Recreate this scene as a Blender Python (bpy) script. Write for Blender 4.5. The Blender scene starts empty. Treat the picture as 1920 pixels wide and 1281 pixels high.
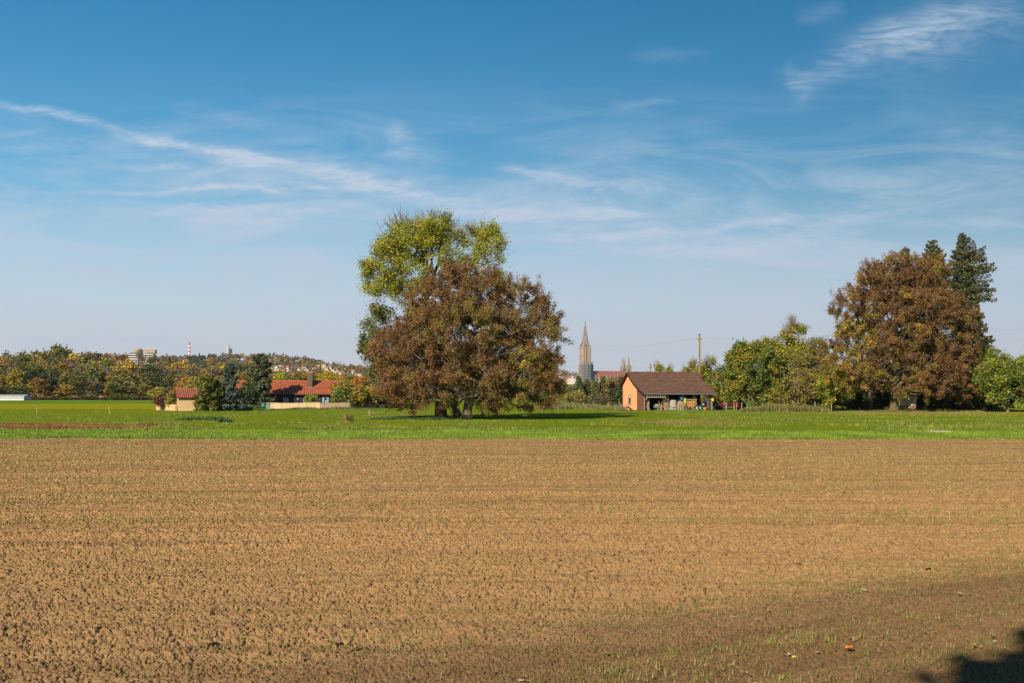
import bpy, math, random
import numpy as np
from mathutils import Vector, Matrix

# ------------------------------------------------------------------ camera, world, sun, exposure
SC = bpy.context.scene
COL = SC.collection
R = math.radians
F = 2133.33            # focal length in photograph pixels
CAMH = 2.2
HY = 738.0             # row of the horizon in the photograph
cam_d = bpy.data.cameras.new("camera"); cam = bpy.data.objects.new("camera", cam_d); COL.objects.link(cam)
cam.location = (0, 0, CAMH); cam.rotation_euler = (R(90), 0, 0)
cam_d.sensor_width = 36; cam_d.lens = 40; cam_d.shift_y = (HY - 640.5) / 1920
cam_d.clip_start = .1; cam_d.clip_end = 30000
SC.camera = cam
SUN_EL = R(29); SUN_DIR = (-0.50, -0.866)      # horizontal direction towards the sun
SUN_ROT = math.atan2(0.50, -0.866)
w = bpy.data.worlds.new("World"); SC.world = w; w.use_nodes = True
sun_d = bpy.data.lights.new("sun", 'SUN'); sun = bpy.data.objects.new("sun", sun_d); COL.objects.link(sun)
sun_d.energy = 5.0; sun_d.angle = R(.5); sun_d.color = (1, .86, .66)
sun.rotation_euler = Vector((SUN_DIR[0]*math.cos(SUN_EL), SUN_DIR[1]*math.cos(SUN_EL), math.sin(SUN_EL))).to_track_quat('Z', 'Y').to_euler()
sun.location = (-30, -20, 40)
SC.view_settings.view_transform = 'Standard'; SC.view_settings.look = 'None'
SC.view_settings.exposure = 0.62; SC.view_settings.gamma = 1
HAZE_DENSITY = 0.00005

# ------------------------------------------------------------------ node helpers
class NT:
    def __init__(s, tree): s.t = tree; s.n = tree.nodes; s.l = tree.links
    def node(s, typ, **kw):
        n = s.n.new(typ)
        for k, v in kw.items(): setattr(n, k, v)
        return n
    def set(s, inp, v):
        if hasattr(v, 'default_value') or hasattr(v, 'is_linked'): s.l.new(v, inp)
        else: inp.default_value = v
    def m(s, op, a, b=0.0, c=None, clamp=False):
        n = s.n.new('ShaderNodeMath'); n.operation = op; n.use_clamp = clamp
        s.set(n.inputs[0], a); s.set(n.inputs[1], b)
        if c is not None: s.set(n.inputs[2], c)
        return n.outputs[0]
    def mix(s, f, a, b, mode='MIX'):
        n = s.n.new('ShaderNodeMix'); n.data_type = 'RGBA'; n.blend_type = mode
        s.set(n.inputs[0], f)
        for i, v in ((6, a), (7, b)):
            if isinstance(v, tuple) and len(v) == 3: v = v + (1,)
            s.set(n.inputs[i], v)
        return n.outputs[2]
    def noise(s, vec, scale, detail=3, rough=.55, dist=0, out=0):
        n = s.n.new('ShaderNodeTexNoise'); s.set(n.inputs['Vector'], vec)
        n.inputs['Scale'].default_value = scale; n.inputs['Detail'].default_value = detail
        n.inputs['Roughness'].default_value = rough; n.inputs['Distortion'].default_value = dist
        return n.outputs[out]
    def map(s, vec, scale=(1, 1, 1), rot=(0, 0, 0), loc=(0, 0, 0)):
        n = s.n.new('ShaderNodeMapping'); s.set(n.inputs[0], vec)
        n.inputs['Scale'].default_value = scale; n.inputs['Rotation'].default_value = rot; n.inputs['Location'].default_value = loc
        return n.outputs[0]
    def ramp(s, v, a, b, clamp=True):   # linear remap a..b -> 0..1
        n = s.n.new('ShaderNodeMapRange'); n.clamp = clamp; n.interpolation_type = 'SMOOTHSTEP' if clamp else 'LINEAR'
        s.set(n.inputs[0], v); s.set(n.inputs[1], a); s.set(n.inputs[2], b)
        return n.outputs[0]
    def sep(s, v):
        n = s.n.new('ShaderNodeSeparateXYZ'); s.set(n.inputs[0], v); return n.outputs
    def comb(s, x, y, z):
        n = s.n.new('ShaderNodeCombineXYZ')
        for i, v in enumerate((x, y, z)): s.set(n.inputs[i], v)
        return n.outputs[0]

# ------------------------------------------------------------------ sky: physical sky with cirrus in it
def build_world():
    T = NT(w.node_tree); T.n.clear()
    out = T.node('ShaderNodeOutputWorld'); bg = T.node('ShaderNodeBackground')
    sky = T.node('ShaderNodeTexSky'); sky.sky_type = 'NISHITA'; sky.sun_disc = False
    sky.sun_elevation = SUN_EL; sky.sun_rotation = SUN_ROT
    sky.altitude = 480; sky.air_density = 1.0; sky.dust_density = SKY_DUST; sky.ozone_density = SKY_OZONE
    tc = T.node('ShaderNodeTexCoord').outputs['Generated']
    x, y, z = T.sep(tc)
    yy = T.m('MAXIMUM', y, .05)
    u = T.m('DIVIDE', x, yy); v = T.m('DIVIDE', z, yy)
    uv = T.comb(u, v, 0)
    wob = T.noise(T.map(uv, (3, 6, 1)), 1.6, 3, .55, 0, 1)
    wx, wy, wz = T.sep(wob)
    wob2 = T.sep(T.noise(uv, 26, 3, .6, 0, 1))
    ud = T.m('ADD', u, T.m('ADD', T.m('MULTIPLY', T.m('SUBTRACT', wx, .5), .06), T.m('MULTIPLY', T.m('SUBTRACT', wob2[0], .5), .035)))
    vd = T.m('ADD', v, T.m('ADD', T.m('MULTIPLY', T.m('SUBTRACT', wy, .5), .035), T.m('MULTIPLY', T.m('SUBTRACT', wob2[1], .5), .013)))
    acc = None
    for (x0, y0, x1, y1, wd, a) in STREAKS:
        u0, v0, u1, v1 = (x0-960)/F, (HY-y0)/F, (x1-960)/F, (HY-y1)/F
        L = math.hypot(u1-u0, v1-v0); cx, cy = (u1-u0)/L, (v1-v0)/L
        # s along, t across
        s_ = T.m('ADD', T.m('MULTIPLY', ud, cx), T.m('MULTIPLY_ADD', vd, cy, -(u0*cx+v0*cy)))
        t_ = T.m('MULTIPLY_ADD', ud, -cy, T.m('MULTIPLY_ADD', vd, cx, -(-u0*cy+v0*cx)))
        g = T.m('DIVIDE', t_, wd/F)
        g = T.m('POWER', 2.718, T.m('MULTIPLY', T.m('MULTIPLY', g, g), -1))
        e = T.m('MULTIPLY_ADD', s_, 2/L, -1)
        e = T.m('SUBTRACT', 1, T.m('MULTIPLY', T.m('MULTIPLY', e, e), 1), clamp=True)
        q = T.m('MULTIPLY', T.m('MULTIPLY', g, e), a)
        acc = q if acc is None else T.m('ADD', acc, q)
    fib = T.noise(T.map(uv, (7, 30, 1), (0, 0, .14)), 2.0, 8, .70, 1.6)
    fib = T.ramp(fib, .30, .70)
    fib2 = T.noise(T.map(uv, (16, 44, 1), (0, 0, .45)), 2.4, 6, .72, 2.2)
    det = T.m('MULTIPLY_ADD', fib, .85, T.m('MULTIPLY_ADD', fib2, .30, .06))
    st = T.m('MULTIPLY', acc, det)
    # high thin veil, thicker towards the horizon
    vn = T.noise(T.map(uv, (2.4, 14, 1), (0, 0, -.05)), 1.9, 9, .66, 1.1)
    vn = T.ramp(vn, .36, .72)
    band = T.m('MULTIPLY', T.ramp(v, .30, .12), T.m('MULTIPLY_ADD', T.ramp(v, .0, .07), .7, .3))
    veil = T.m('MULTIPLY', T.m('MULTIPLY', vn, band), VEIL)
    low = T.m('MULTIPLY', T.ramp(v, .225, .01), .86)
    lowmask = T.ramp(y, .0, .3)
    skyc = T.node('ShaderNodeHueSaturation'); skyc.inputs['Saturation'].default_value = SKY_SAT; skyc.inputs['Hue'].default_value = SKY_HUE
    T.l.new(sky.outputs[0], skyc.inputs['Color'])
    col = T.mix(T.m('MULTIPLY', low, lowmask), T.mix(T.m('MULTIPLY', T.m('ADD', T.m('MULTIPLY', st, 1.4), veil, clamp=True), lowmask), skyc.outputs[0], STREAK_COL), CLOUD_COL)
    T.set(bg.inputs[0], col); bg.inputs[1].default_value = SKY_STRENGTH
    T.l.new(bg.outputs[0], out.inputs[0])
SKY_STRENGTH = .059; SKY_DUST = .4; SKY_OZONE = 1.2; SKY_SAT = 1.52; SKY_HUE = .490; VEIL = .8
CLOUD_COL = (5.9, 6.45, 8.0); STREAK_COL = (5.5, 6.75, 8.3)
STREAKS = [(-120,176,250,248,8,.75),(180,238,560,306,11,.9),(370,278,520,305,16,.6),(500,300,820,370,11,.45),(760,355,1120,440,15,.4),
 (20,373,640,350,6,.45),(360,356,760,350,7,.45),(590,362,850,328,9,.45),(700,368,940,362,6,.3),(220,408,760,376,9,.45),(260,410,640,412,20,.25),
 (930,315,1130,348,9,.55),(1080,345,1260,345,10,.45),(1110,350,1170,400,14,.35),(1050,384,1270,408,14,.5),
 (900,458,1640,404,7,.5),(1030,466,1470,482,14,.5),(1480,165,1660,60,26,.32),(1600,90,1900,10,26,.36),(1560,110,2000,20,60,.20),(1470,110,1530,190,24,.22),(1640,40,1800,100,30,.16),
 (1640,190,1950,300,40,.14),(310,200,540,220,12,.22),(690,285,830,298,14,.25),(715,240,770,290,18,.25),(1640,416,1960,414,12,.3),
 (230,309,380,314,6,.45),(-20,243,80,254,6,.3),(1130,190,1260,186,7,.18),(1290,272,1470,266,8,.2),(560,430,900,440,18,.25),(1180,96,1330,92,12,.12),(1500,25,1600,5,14,.14),(560,320,1080,445,34,.30),(330,330,760,345,26,.22),(900,380,1300,440,34,.26),(200,300,620,330,40,.16),(1000,430,1500,470,30,.25),(600,240,860,310,30,.18),(60,430,560,400,24,.2)]
build_world()

# ------------------------------------------------------------------ object helpers
def gx(px, D): return (px-960)/F*D
def gz(py, D): return CAMH+(HY-py)/F*D
def gD(py): return CAMH*F/(py-HY)

def tag(o, label=None, cat=None, group=None, kind=None):
    if label: o['label'] = label
    if cat: o['category'] = cat
    if group: o['group'] = group
    if kind: o['kind'] = kind
    return o
def empty(name, loc=(0,0,0), rz=0.0, label=None, cat=None, group=None):
    o = bpy.data.objects.new(name, None); COL.objects.link(o); o.location = loc; o.rotation_euler = (0,0,rz)
    o.empty_display_size = .3
    return tag(o, label, cat, group)
def copy_tree(o, parent=None):
    c = o.copy(); COL.objects.link(c)
    if parent is not None: c.parent = parent
    for ch in o.children: copy_tree(ch, c)
    return c
def link_mesh(name, me, m, parent=None):
    o = bpy.data.objects.new(name, me); COL.objects.link(o)
    if m is not None: me.materials.append(m)
    if parent is not None: o.parent = parent
    return o
def mesh_np(name, V, Fc, m, parent=None, col=None, smooth=False):
    """V (n,3), Fc (f,k) one face size"""
    me = bpy.data.meshes.new(name); V = np.asarray(V, np.float32); Fc = np.asarray(Fc, np.int32)
    k = Fc.shape[1]
    me.vertices.add(len(V)); me.vertices.foreach_set('co', V.ravel())
    me.loops.add(Fc.size); me.loops.foreach_set('vertex_index', Fc.ravel())
    me.polygons.add(len(Fc)); me.polygons.foreach_set('loop_start', np.arange(0, Fc.size, k, dtype=np.int32))
    me.polygons.foreach_set('use_smooth', np.full(len(Fc), smooth))
    if col is not None:
        a = me.color_attributes.new('Col', 'FLOAT_COLOR', 'POINT')
        c4 = np.ones((len(V), 4), np.float32); c4[:, :3] = col; a.data.foreach_set('color', c4.ravel())
    me.update(calc_edges=True)
    return link_mesh(name, me, m, parent)
class MB:
    def __init__(s): s.v = []; s.f = []
    def add(s, vs, fs):
        b = len(s.v); s.v += [tuple(p) for p in vs]; s.f += [tuple(b+i for i in f) for f in fs]; return s
    def box(s, c, size, rz=0.0, M=None):
        hx, hy, hz = size[0]/2, size[1]/2, size[2]/2
        vs = [Vector((x, y, z)) for x in (-hx, hx) for y in (-hy, hy) for z in (-hz, hz)]
        if M is None: M = Matrix.Rotation(rz, 3, 'Z')
        vs = [M @ p + Vector(c) for p in vs]
        return s.add(vs, [(0,1,3,2),(4,6,7,5),(0,4,5,1),(2,3,7,6),(0,2,6,4),(1,5,7,3)])
    def beam(s, a, b, wd, th=None):
        a = Vector(a); b = Vector(b); d = b-a; M = d.to_track_quat('Z', 'Y').to_matrix()
        return s.box((a+b)/2, (wd, th or wd, d.length), M=M)
    def tube(s, pts, r, n=8, cap=True):
        rings = []; rs = r if isinstance(r, (list, tuple)) else [r]*len(pts)
        b = len(s.v)
        for i, p in enumerate(pts):
            p = Vector(p); d = Vector(pts[min(i+1, len(pts)-1)])-Vector(pts[max(i-1, 0)])
            q = d.to_track_quat('Z', 'Y')
            for k in range(n):
                a = 2*math.pi*k/n; s.v.append(tuple(p+q @ Vector((rs[i]*math.cos(a), rs[i]*math.sin(a), 0))))
        for i in range(len(pts)-1):
            for k in range(n):
                k2 = (k+1) % n; s.f.append((b+i*n+k, b+i*n+k2, b+(i+1)*n+k2, b+(i+1)*n+k))
        if cap: s.f.append(tuple(b+k for k in range(n))[::-1]); s.f.append(tuple(b+(len(pts)-1)*n+k for k in range(n)))
        return s
    def lathe(s, prof, n=12, c=(0,0,0), rz=0.0):
        b = len(s.v)
        for r_, z in prof:
            for k in range(n):
                a = 2*math.pi*k/n+rz; s.v.append((c[0]+r_*math.cos(a), c[1]+r_*math.sin(a), c[2]+z))
        for i in range(len(prof)-1):
            for k in range(n):
                k2 = (k+1) % n; s.f.append((b+i*n+k, b+i*n+k2, b+(i+1)*n+k2, b+(i+1)*n+k))
        s.f.append(tuple(b+k for k in range(n))[::-1]); s.f.append(tuple(b+(len(prof)-1)*n+k for k in range(n)))
        return s
    def prism(s, poly, axis, a, b):
        """poly: 2-D outline, axis 0: extrude along x (poly = y,z); 1: along y (poly = x,z); 2: along z"""
        n = len(poly)
        def P(q, t): return (t, q[0], q[1]) if axis == 0 else (q[0], t, q[1]) if axis == 1 else (q[0], q[1], t)
        vs = [P(q, a) for q in poly]+[P(q, b) for q in poly]
        fs = [tuple(range(n))[::-1], tuple(range(n, 2*n))]+[(i, (i+1) % n, n+(i+1) % n, n+i) for i in range(n)]
        return s.add(vs, fs)
    def build(s, name, m, parent=None, bevel=0.0, smooth=False):
        me = bpy.data.meshes.new(name); me.from_pydata(s.v, [], s.f); me.update()
        import bmesh
        bm = bmesh.new(); bm.from_mesh(me); bmesh.ops.recalc_face_normals(bm, faces=bm.faces); 
        if bevel: bmesh.ops.bevel(bm, geom=bm.edges[:], offset=bevel, segments=2, affect='EDGES', profile=.6)
        bm.to_mesh(me); bm.free()
        if smooth: me.polygons.foreach_set('use_smooth', [True]*len(me.polygons))
        return link_mesh(name, me, m, parent)

# ------------------------------------------------------------------ materials
def new_mat(name):
    m = bpy.data.materials.new(name); m.use_nodes = True; T = NT(m.node_tree); T.n.clear()
    out = T.node('ShaderNodeOutputMaterial'); b = T.node('ShaderNodeBsdfPrincipled'); T.l.new(b.outputs[0], out.inputs[0])
    b.inputs['Specular IOR Level'].default_value = .25
    return m, T, b, out
def mat(name, c1, c2=None, scale=3.0, rough=.8, bump=0.0, metal=0.0, stretch=(1,1,1), bscale=None, spec=.25):
    m, T, b, out = new_mat(name)
    c2 = c2 or tuple(x*.75 for x in c1)
    tc = T.map(T.node('ShaderNodeTexCoord').outputs['Object'], stretch)
    n = T.noise(tc, scale, 5, .6)
    col = T.mix(T.ramp(n, .3, .7), c1, c2)
    T.set(b.inputs['Base Color'], col); b.inputs['Roughness'].default_value = rough; b.inputs['Metallic'].default_value = metal
    b.inputs['Specular IOR Level'].default_value = spec
    if bump:
        bp = T.node('ShaderNodeBump'); bp.inputs['Strength'].default_value = bump; bp.inputs['Distance'].default_value = .05
        T.set(bp.inputs['Height'], T.noise(tc, bscale or scale*4, 5, .65)); T.l.new(bp.outputs[0], b.inputs['Normal'])
    return m
def leaf_mat(name, transl=.3, rough=.6):
    m = bpy.data.materials.new(name); m.use_nodes = True; T = NT(m.node_tree); T.n.clear()
    out = T.node('ShaderNodeOutputMaterial'); d = T.node('ShaderNodeBsdfDiffuse'); t = T.node('ShaderNodeBsdfTranslucent')
    a = T.node('ShaderNodeAttribute', attribute_name='Col'); oi = T.node('ShaderNodeObjectInfo')
    c = T.mix(1.0, a.outputs['Color'], oi.outputs['Color'], 'MULTIPLY')
    T.set(d.inputs[0], c); T.set(t.inputs[0], T.mix(1.0, c, (1.0, 1.0, .55), 'MULTIPLY'))
    mx = T.node('ShaderNodeMixShader'); mx.inputs[0].default_value = transl
    T.l.new(d.outputs[0], mx.inputs[1]); T.l.new(t.outputs[0], mx.inputs[2])
    g = T.node('ShaderNodeBsdfGlossy'); g.inputs['Roughness'].default_value = .55; g.inputs[0].default_value = (1,1,1,1)
    m2 = T.node('ShaderNodeMixShader'); m2.inputs[0].default_value = .03
    T.l.new(mx.outputs[0], m2.inputs[1]); T.l.new(g.outputs[0], m2.inputs[2]); T.l.new(m2.outputs[0], out.inputs[0])
    return m
def brick_mat(name, c1, c2, mortar, bw, bh, axis='xz', rough=.85, bump=.4, msize=.02, noise_c=None):
    m, T, b, out = new_mat(name)
    x, y, z = T.sep(T.node('ShaderNodeTexCoord').outputs['Object'])
    hor = T.m('ADD', x, y)
    v = T.comb(hor, z, 0)
    n = T.node('ShaderNodeTexBrick'); T.set(n.inputs['Vector'], v)
    n.inputs['Scale'].default_value = 1; n.inputs['Brick Width'].default_value = bw; n.inputs['Row Height'].default_value = bh
    n.inputs['Mortar Size'].default_value = msize; n.inputs['Color1'].default_value = c1+(1,); n.inputs['Color2'].default_value = c2+(1,)
    n.inputs['Mortar'].default_value = mortar+(1,)
    nn = T.noise(T.node('ShaderNodeTexCoord').outputs['Object'], 1.3, 5, .6)
    col = T.mix(T.ramp(nn, .52, .75), n.outputs['Color'], noise_c or c2)
    T.set(b.inputs['Base Color'], col); b.inputs['Roughness'].default_value = rough
    bp = T.node('ShaderNodeBump'); bp.inputs['Strength'].default_value = bump; bp.inputs['Distance'].default_value = .03; bp.invert = True
    T.l.new(n.outputs['Fac'], bp.inputs['Height']); T.l.new(bp.outputs[0], b.inputs['Normal'])
    return m

M = dict(
 leaf=leaf_mat('leaves', .2), needle=leaf_mat('needles', .12),
 bark=mat('bark', (.22,.17,.11), (.085,.062,.042), 5, .95, .8, stretch=(1,1,.25)),
 bark_olive=mat('lichen_bark', (.15,.125,.06), (.07,.055,.03), 3, .95, .6),
 bark_pale=mat('pale_bark', (.24,.21,.16), (.11,.09,.07), 4, .95, .5, stretch=(1,1,.3)),
 wood_old=mat('old_timber', (.36,.25,.16), (.17,.11,.07), 4, .9, .4, stretch=(3,3,.4)),
 wood_grey=mat('grey_timber', (.42,.36,.27), (.24,.20,.15), 4, .9, .4, stretch=(3,3,.4)),
 wood_brown=mat('brown_boards', (.16,.072,.038), (.11,.05,.028), 6, .8, .3, stretch=(6,6,.5)),
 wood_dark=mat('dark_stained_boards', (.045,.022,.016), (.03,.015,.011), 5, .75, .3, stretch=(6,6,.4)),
 orange=mat('orange_render', (.86,.345,.175), (.77,.30,.15), 1.2, .9, .12),
 metal=mat('zinc', (.32,.33,.34), (.2,.2,.2), 5, .45, .1, .6),
 dark=mat('dark_metal', (.03,.03,.032), (.02,.02,.02), 5, .5),
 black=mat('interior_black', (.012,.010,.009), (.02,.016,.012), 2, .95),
 white=mat('white_paint', (.72,.71,.67), (.55,.53,.5), 4, .6, .1),
 cream=mat('cream_render', (.66,.60,.50), (.56,.5,.42), 3, .85),
 blue=mat('blue_paint', (.22,.45,.66), (.17,.36,.55), 6, .55),
 glass=mat('window_glass', (.02,.024,.03), (.04,.045,.05), 2, .08, spec=.6),
 tile_brown=mat('brown_roof_tile', (.165,.092,.066), (.085,.048,.036), 2.2, .75, .3),
 tile_red=mat('red_roof_tile', (.40,.118,.055), (.27,.08,.042), 2.2, .75, .3),
 tile_dkred=mat('weathered_red_tile', (.37,.13,.085), (.23,.08,.055), 2.5, .75, .3),
 roof_far=mat('far_roof_tile', (.25,.14,.11), (.19,.11,.09), .3, .8),
 stone=brick_mat('sandstone_blocks', (.62,.42,.21), (.52,.36,.20), (.34,.25,.16), .42, .2, noise_c=(.60,.33,.12)),
 stone_slab=brick_mat('sandstone_slabs', (.62,.45,.27), (.53,.39,.25), (.25,.18,.12), 1.15, .85, msize=.03, noise_c=(.5,.3,.15)),
 minster=mat('minster_stone', (.34,.265,.195), (.20,.16,.125), .09, .9, .3, bscale=.5),
 minster_roof=mat('minster_roof', (.25,.082,.056), (.20,.065,.046), .05, .7),
 scaffold=mat('scaffold_grey', (.20,.22,.24), (.14,.15,.17), .2, .6, .1, .3),
 netting=mat('scaffold_netting', (.06,.07,.085), (.045,.05,.06), .1, .9),
 deck=mat('scaffold_decks', (.26,.26,.26), (.19,.19,.2), .3, .8),
 concrete=mat('concrete', (.50,.48,.45), (.40,.38,.36), .4, .85, .1),
 tan=mat('tan_cladding', (.38,.29,.19), (.30,.23,.15), .2, .8),
 red=mat('red_paint', (.62,.08,.04), (.5,.06,.03), .3, .6),
 tower_dark=mat('dark_tower_cladding', (.05,.065,.085), (.04,.05,.07), .1, .35),
 canvas=mat('grey_tarpaulin', (.38,.355,.33), (.26,.24,.225), 2, .75, .5),
 log_end=mat('cut_log_ends', (.62,.34,.12), (.45,.22,.07), 9, .85),
 rubber=mat('tyre_rubber', (.03,.03,.03), (.045,.04,.04), 9, .8),
 plastic_g=mat('green_plastic', (.02,.16,.12), (.02,.12,.09), 5, .4, spec=.4),
 plastic_gg=mat('grey_green_plastic', (.16,.24,.18), (.12,.18,.14), 5, .5),
 plastic_b=mat('blue_plastic', (.06,.25,.55), (.05,.2,.42), 5, .4),
 plastic_o=mat('orange_plastic', (.80,.16,.03), (.65,.12,.03), 5, .45),
 yg_cloth=mat('yellow_green_cloth', (.45,.55,.10), (.35,.45,.08), 5, .8), green_t=mat('turquoise_plastic', (.08,.40,.36), (.06,.3,.28), 5, .5), rust=mat('rusty_orange_metal', (.42,.15,.06), (.25,.2,.16), 4, .8), metal_d=mat('dark_grey_metal', (.10,.10,.11), (.07,.07,.08), 3, .6), stake_p=mat('pale_stake', (.5,.4,.28), (.4,.3,.2), 5, .9),
 yellow=mat('yellow_paint', (.72,.62,.10), (.6,.5,.08), 5, .6),
 green_p=mat('green_paint', (.12,.32,.20), (.09,.24,.15), 5, .6),
 car_red=mat('dark_red_car_paint', (.16,.012,.018), (.13,.01,.015), 2, .22, spec=.6),
 car_black=mat('black_car_paint', (.015,.017,.022), (.02,.02,.026), 2, .22, spec=.6),
 pinkish=mat('pink_render', (.62,.42,.34), (.55,.36,.3), .2, .85),
 yellow_r=mat('yellow_render', (.66,.52,.28), (.58,.45,.24), .2, .85),
 stone_pale=mat('pale_pebble', (.36,.27,.17), (.24,.175,.11), 12, .85, .3),
)
# ------------------------------------------------------------------ ground
rng = np.random.default_rng(7)
def vnoise(x, y, seed=0):
    """smooth value noise 0..1 on arrays"""
    tb = np.random.default_rng(seed).random((256, 256)).astype(np.float32)
    xi = np.floor(x).astype(np.int64); yi = np.floor(y).astype(np.int64); fx = x-xi; fy = y-yi
    fx = fx*fx*(3-2*fx); fy = fy*fy*(3-2*fy); a = lambda i, j: tb[(xi+i) & 255, (yi+j) & 255]
    return (a(0,0)*(1-fx)+a(1,0)*fx)*(1-fy)+(a(0,1)*(1-fx)+a(1,1)*fx)*fy
def clods(x, y, cell, seed, presence=.8, rmin=.35, rmax=.72):
    g = np.random.default_rng(seed); T1 = g.random((512, 512)).astype(np.float32); T2 = g.random((512, 512)).astype(np.float32)
    T3 = g.random((512, 512)).astype(np.float32); T4 = g.random((512, 512)).astype(np.float32)
    cx = x/cell; cy = y/cell; xi = np.floor(cx).astype(np.int64); yi = np.floor(cy).astype(np.int64); h = np.zeros_like(cx)
    for i in (-1, 0, 1):
        for j in (-1, 0, 1):
            a = (xi+i) & 511; b = (yi+j) & 511
            dx = cx-(xi+i+T1[a, b]); dy = cy-(yi+j+T2[a, b]); ca = T4[a, b]*3.14; c_, s_ = np.cos(ca), np.sin(ca)
            ex = dx*c_+dy*s_; ey = (-dx*s_+dy*c_)*(1.0+.6*T3[b, a])
            r = rmin+(rmax-rmin)*T3[a, b]
            q = np.sqrt(np.clip(1-(ex*ex+ey*ey)/(r*r), 0, 1))*r*.8*(T4[b, a] < presence)
            h = np.maximum(h, q)
    return h*cell
# headland line in the lower right: q>0 is nearer the camera than the line
HL0 = (0.1, 10.86); HLd = (.85, .527)
def headq(x, y): return (x-HL0[0])*HLd[1]-(y-HL0[1])*HLd[0]
FIELD_END = 55.3
def build_soil():
    d = [1.0]
    while d[-1] < FIELD_END:
        D = d[-1]; d.append(D+(.25 if D < 6.5 else max(.0115, .00145*D)))
    D = np.array(d); D[-1] = FIELD_END
    un = np.linspace(-.55, .55, 1360); uo = np.geomspace(.57, 3.2, 26); u = np.concatenate([-uo[::-1], un, uo])
    DD, UU = np.meshgrid(D, u, indexing='ij'); X = (DD+4)*UU; Y = DD.copy()
    wx = X+.05*(vnoise(X*9, Y*9, 1)-.5); wy = Y+.05*(vnoise(X*9, Y*9, 2)-.5)
    q = headq(X, Y); smooth = np.clip(.5+(q-.15)/1.6+.5*(vnoise(X*.9, Y*.9, 3)-.5), 0, 1)     # rolled headland
    rough = (1-.72*smooth)*(.75+.5*vnoise(X*.35, Y*1.1, 4))
    z = .8*clods(wx, wy, .13, 11, .10, .2, .5)*rough
    z = np.maximum(z, .8*clods(wx, wy, .066, 12, .5, .3, .62)*rough)
    near = np.clip((34-DD)/10, 0, 1)
    z = np.maximum(z, 1.2*clods(wx, wy, .037, 13, .85)*near*(.35+.65*rough))
    z += .6*clods(wx, wy, .024, 14, .85)*np.clip((20-DD)/6, 0, 1)
    z *= 1.4
    z += .035*(vnoise(X*2.3, Y*2.3, 5)-.5)+.02*(vnoise(X*6, Y*6, 6)-.5)
    z += .05*(vnoise(X*.16, Y*3.4, 8)-.5)*(1-smooth)+.016*np.sin((Y+.02*X)*2*np.pi/.62+2*vnoise(X*.2, Y*.5, 15))*(1-smooth)*(vnoise(X*.1, Y*.9, 16) > .45)+.06*(vnoise(X*.12, Y*.12, 9)-.5)
    def track(c, wdt, dep):
        t = (Y-c-.03*(X)-.25*(vnoise(X*.25, Y*0+3, int(c*10))-.5))/wdt; return -dep*np.exp(-t*t)
    for c, wd, dp in ((18.9,.22,.03),(16.9,.1,.018),(24.5,.25,.03),(10.2,.16,.035),(11.9,.13,.022),(30.5,.3,.035),(38.6,.4,.04),(13.9,.1,.018)): z += track(c, wd, dp)
    for c, wd, dp in ((1.35,.28,.03),(2.55,.25,.03),(.25,.1,.012)): z -= dp*np.exp(-((q-c)/wd)**2)
    z -= np.where(DD > FIELD_END-.4, (DD-(FIELD_END-.4))*.3, 0)
    n, m_ = X.shape; idx = np.arange(n*m_).reshape(n, m_)
    Fc = np.stack([idx[:-1,:-1], idx[:-1,1:], idx[1:,1:], idx[1:,:-1]], -1).reshape(-1, 4)
    V = np.stack([X, Y, z], -1).reshape(-1, 3)
    m, T, b, out = new_mat('tilled_soil')
    P = T.node('ShaderNodeTexCoord').outputs['Object']
    n1 = T.noise(P, 22, 4, .7); n2 = T.noise(T.map(P, (.25, 1.6, 1)), 1.0, 4, .6); n3 = T.noise(P, 5, 4, .6)
    c = T.mix(T.ramp(n1, .25, .75), (.214,.122,.051), (.382,.231,.102))
    c = T.mix(T.m('MULTIPLY', T.ramp(n2, .4, .75), .45), c, (.24,.16,.08))
    c = T.mix(T.m('MULTIPLY', T.ramp(n3, .5, .8), .3), c, (.17,.095,.05))
    x, y, z_ = T.sep(P)
    c = T.mix(T.m('MULTIPLY', T.ramp(T.m('MULTIPLY_ADD', n2, 8, y), 24, 10), .55), c, (.175,.112,.062))  # near soil darkened in colour, standing in for shade between the clods
    qq = T.m('MULTIPLY_ADD', x, HLd[1], T.m('MULTIPLY_ADD', y, -HLd[0], -(HL0[0]*HLd[1]-HL0[1]*HLd[0])))
    qq = T.m('ADD', qq, T.m('MULTIPLY_ADD', T.noise(P, 1.1, 4, .6), 1.6, -.8))
    damp = T.ramp(qq, -.3, 1.3)
    qr = T.m('MULTIPLY_ADD', x, HLd[1], T.m('MULTIPLY', y, -HLd[0])); sr = T.m('MULTIPLY_ADD', x, HLd[0], T.m('MULTIPLY', y, HLd[1]))
    rut_shade = T.noise(T.comb(T.m('MULTIPLY', sr, .12), T.m('MULTIPLY', qr, 1.9), 0), 1.0, 4, .65)
    c = T.mix(T.m('MULTIPLY', T.m('MULTIPLY', damp, T.ramp(rut_shade, .42, .62)), .55), c, (.085,.048,.024))  # dark streaks along the headland put the shading of the tracks into colour
    c = T.mix(T.m('MULTIPLY', damp, .50), c, (.11,.066,.032))
    dr = T.noise(T.map(P, (.035, 3.2, 1), (0, 0, .02)), 1.0, 5, .62)
    c = T.mix(T.m('MULTIPLY', T.ramp(dr, .50, .62), .5), c, (.13,.078,.038))  # drill lines painted dark, in place of ridge shading the frontal sun misses
    dr2 = T.noise(T.map(P, (.03, 1.1, 1), (0, 0, .015), (5, 2, 0)), 1.0, 4, .6)
    c = T.mix(T.m('MULTIPLY', T.ramp(dr2, .56, .68), .45), c, (.15,.10,.035))
    # sparse greenish tint of emerging seedlings in drilled rows far off
    rows = T.noise(T.map(P, (.05, .55, 1)), 1.0, 3, .6)
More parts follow.
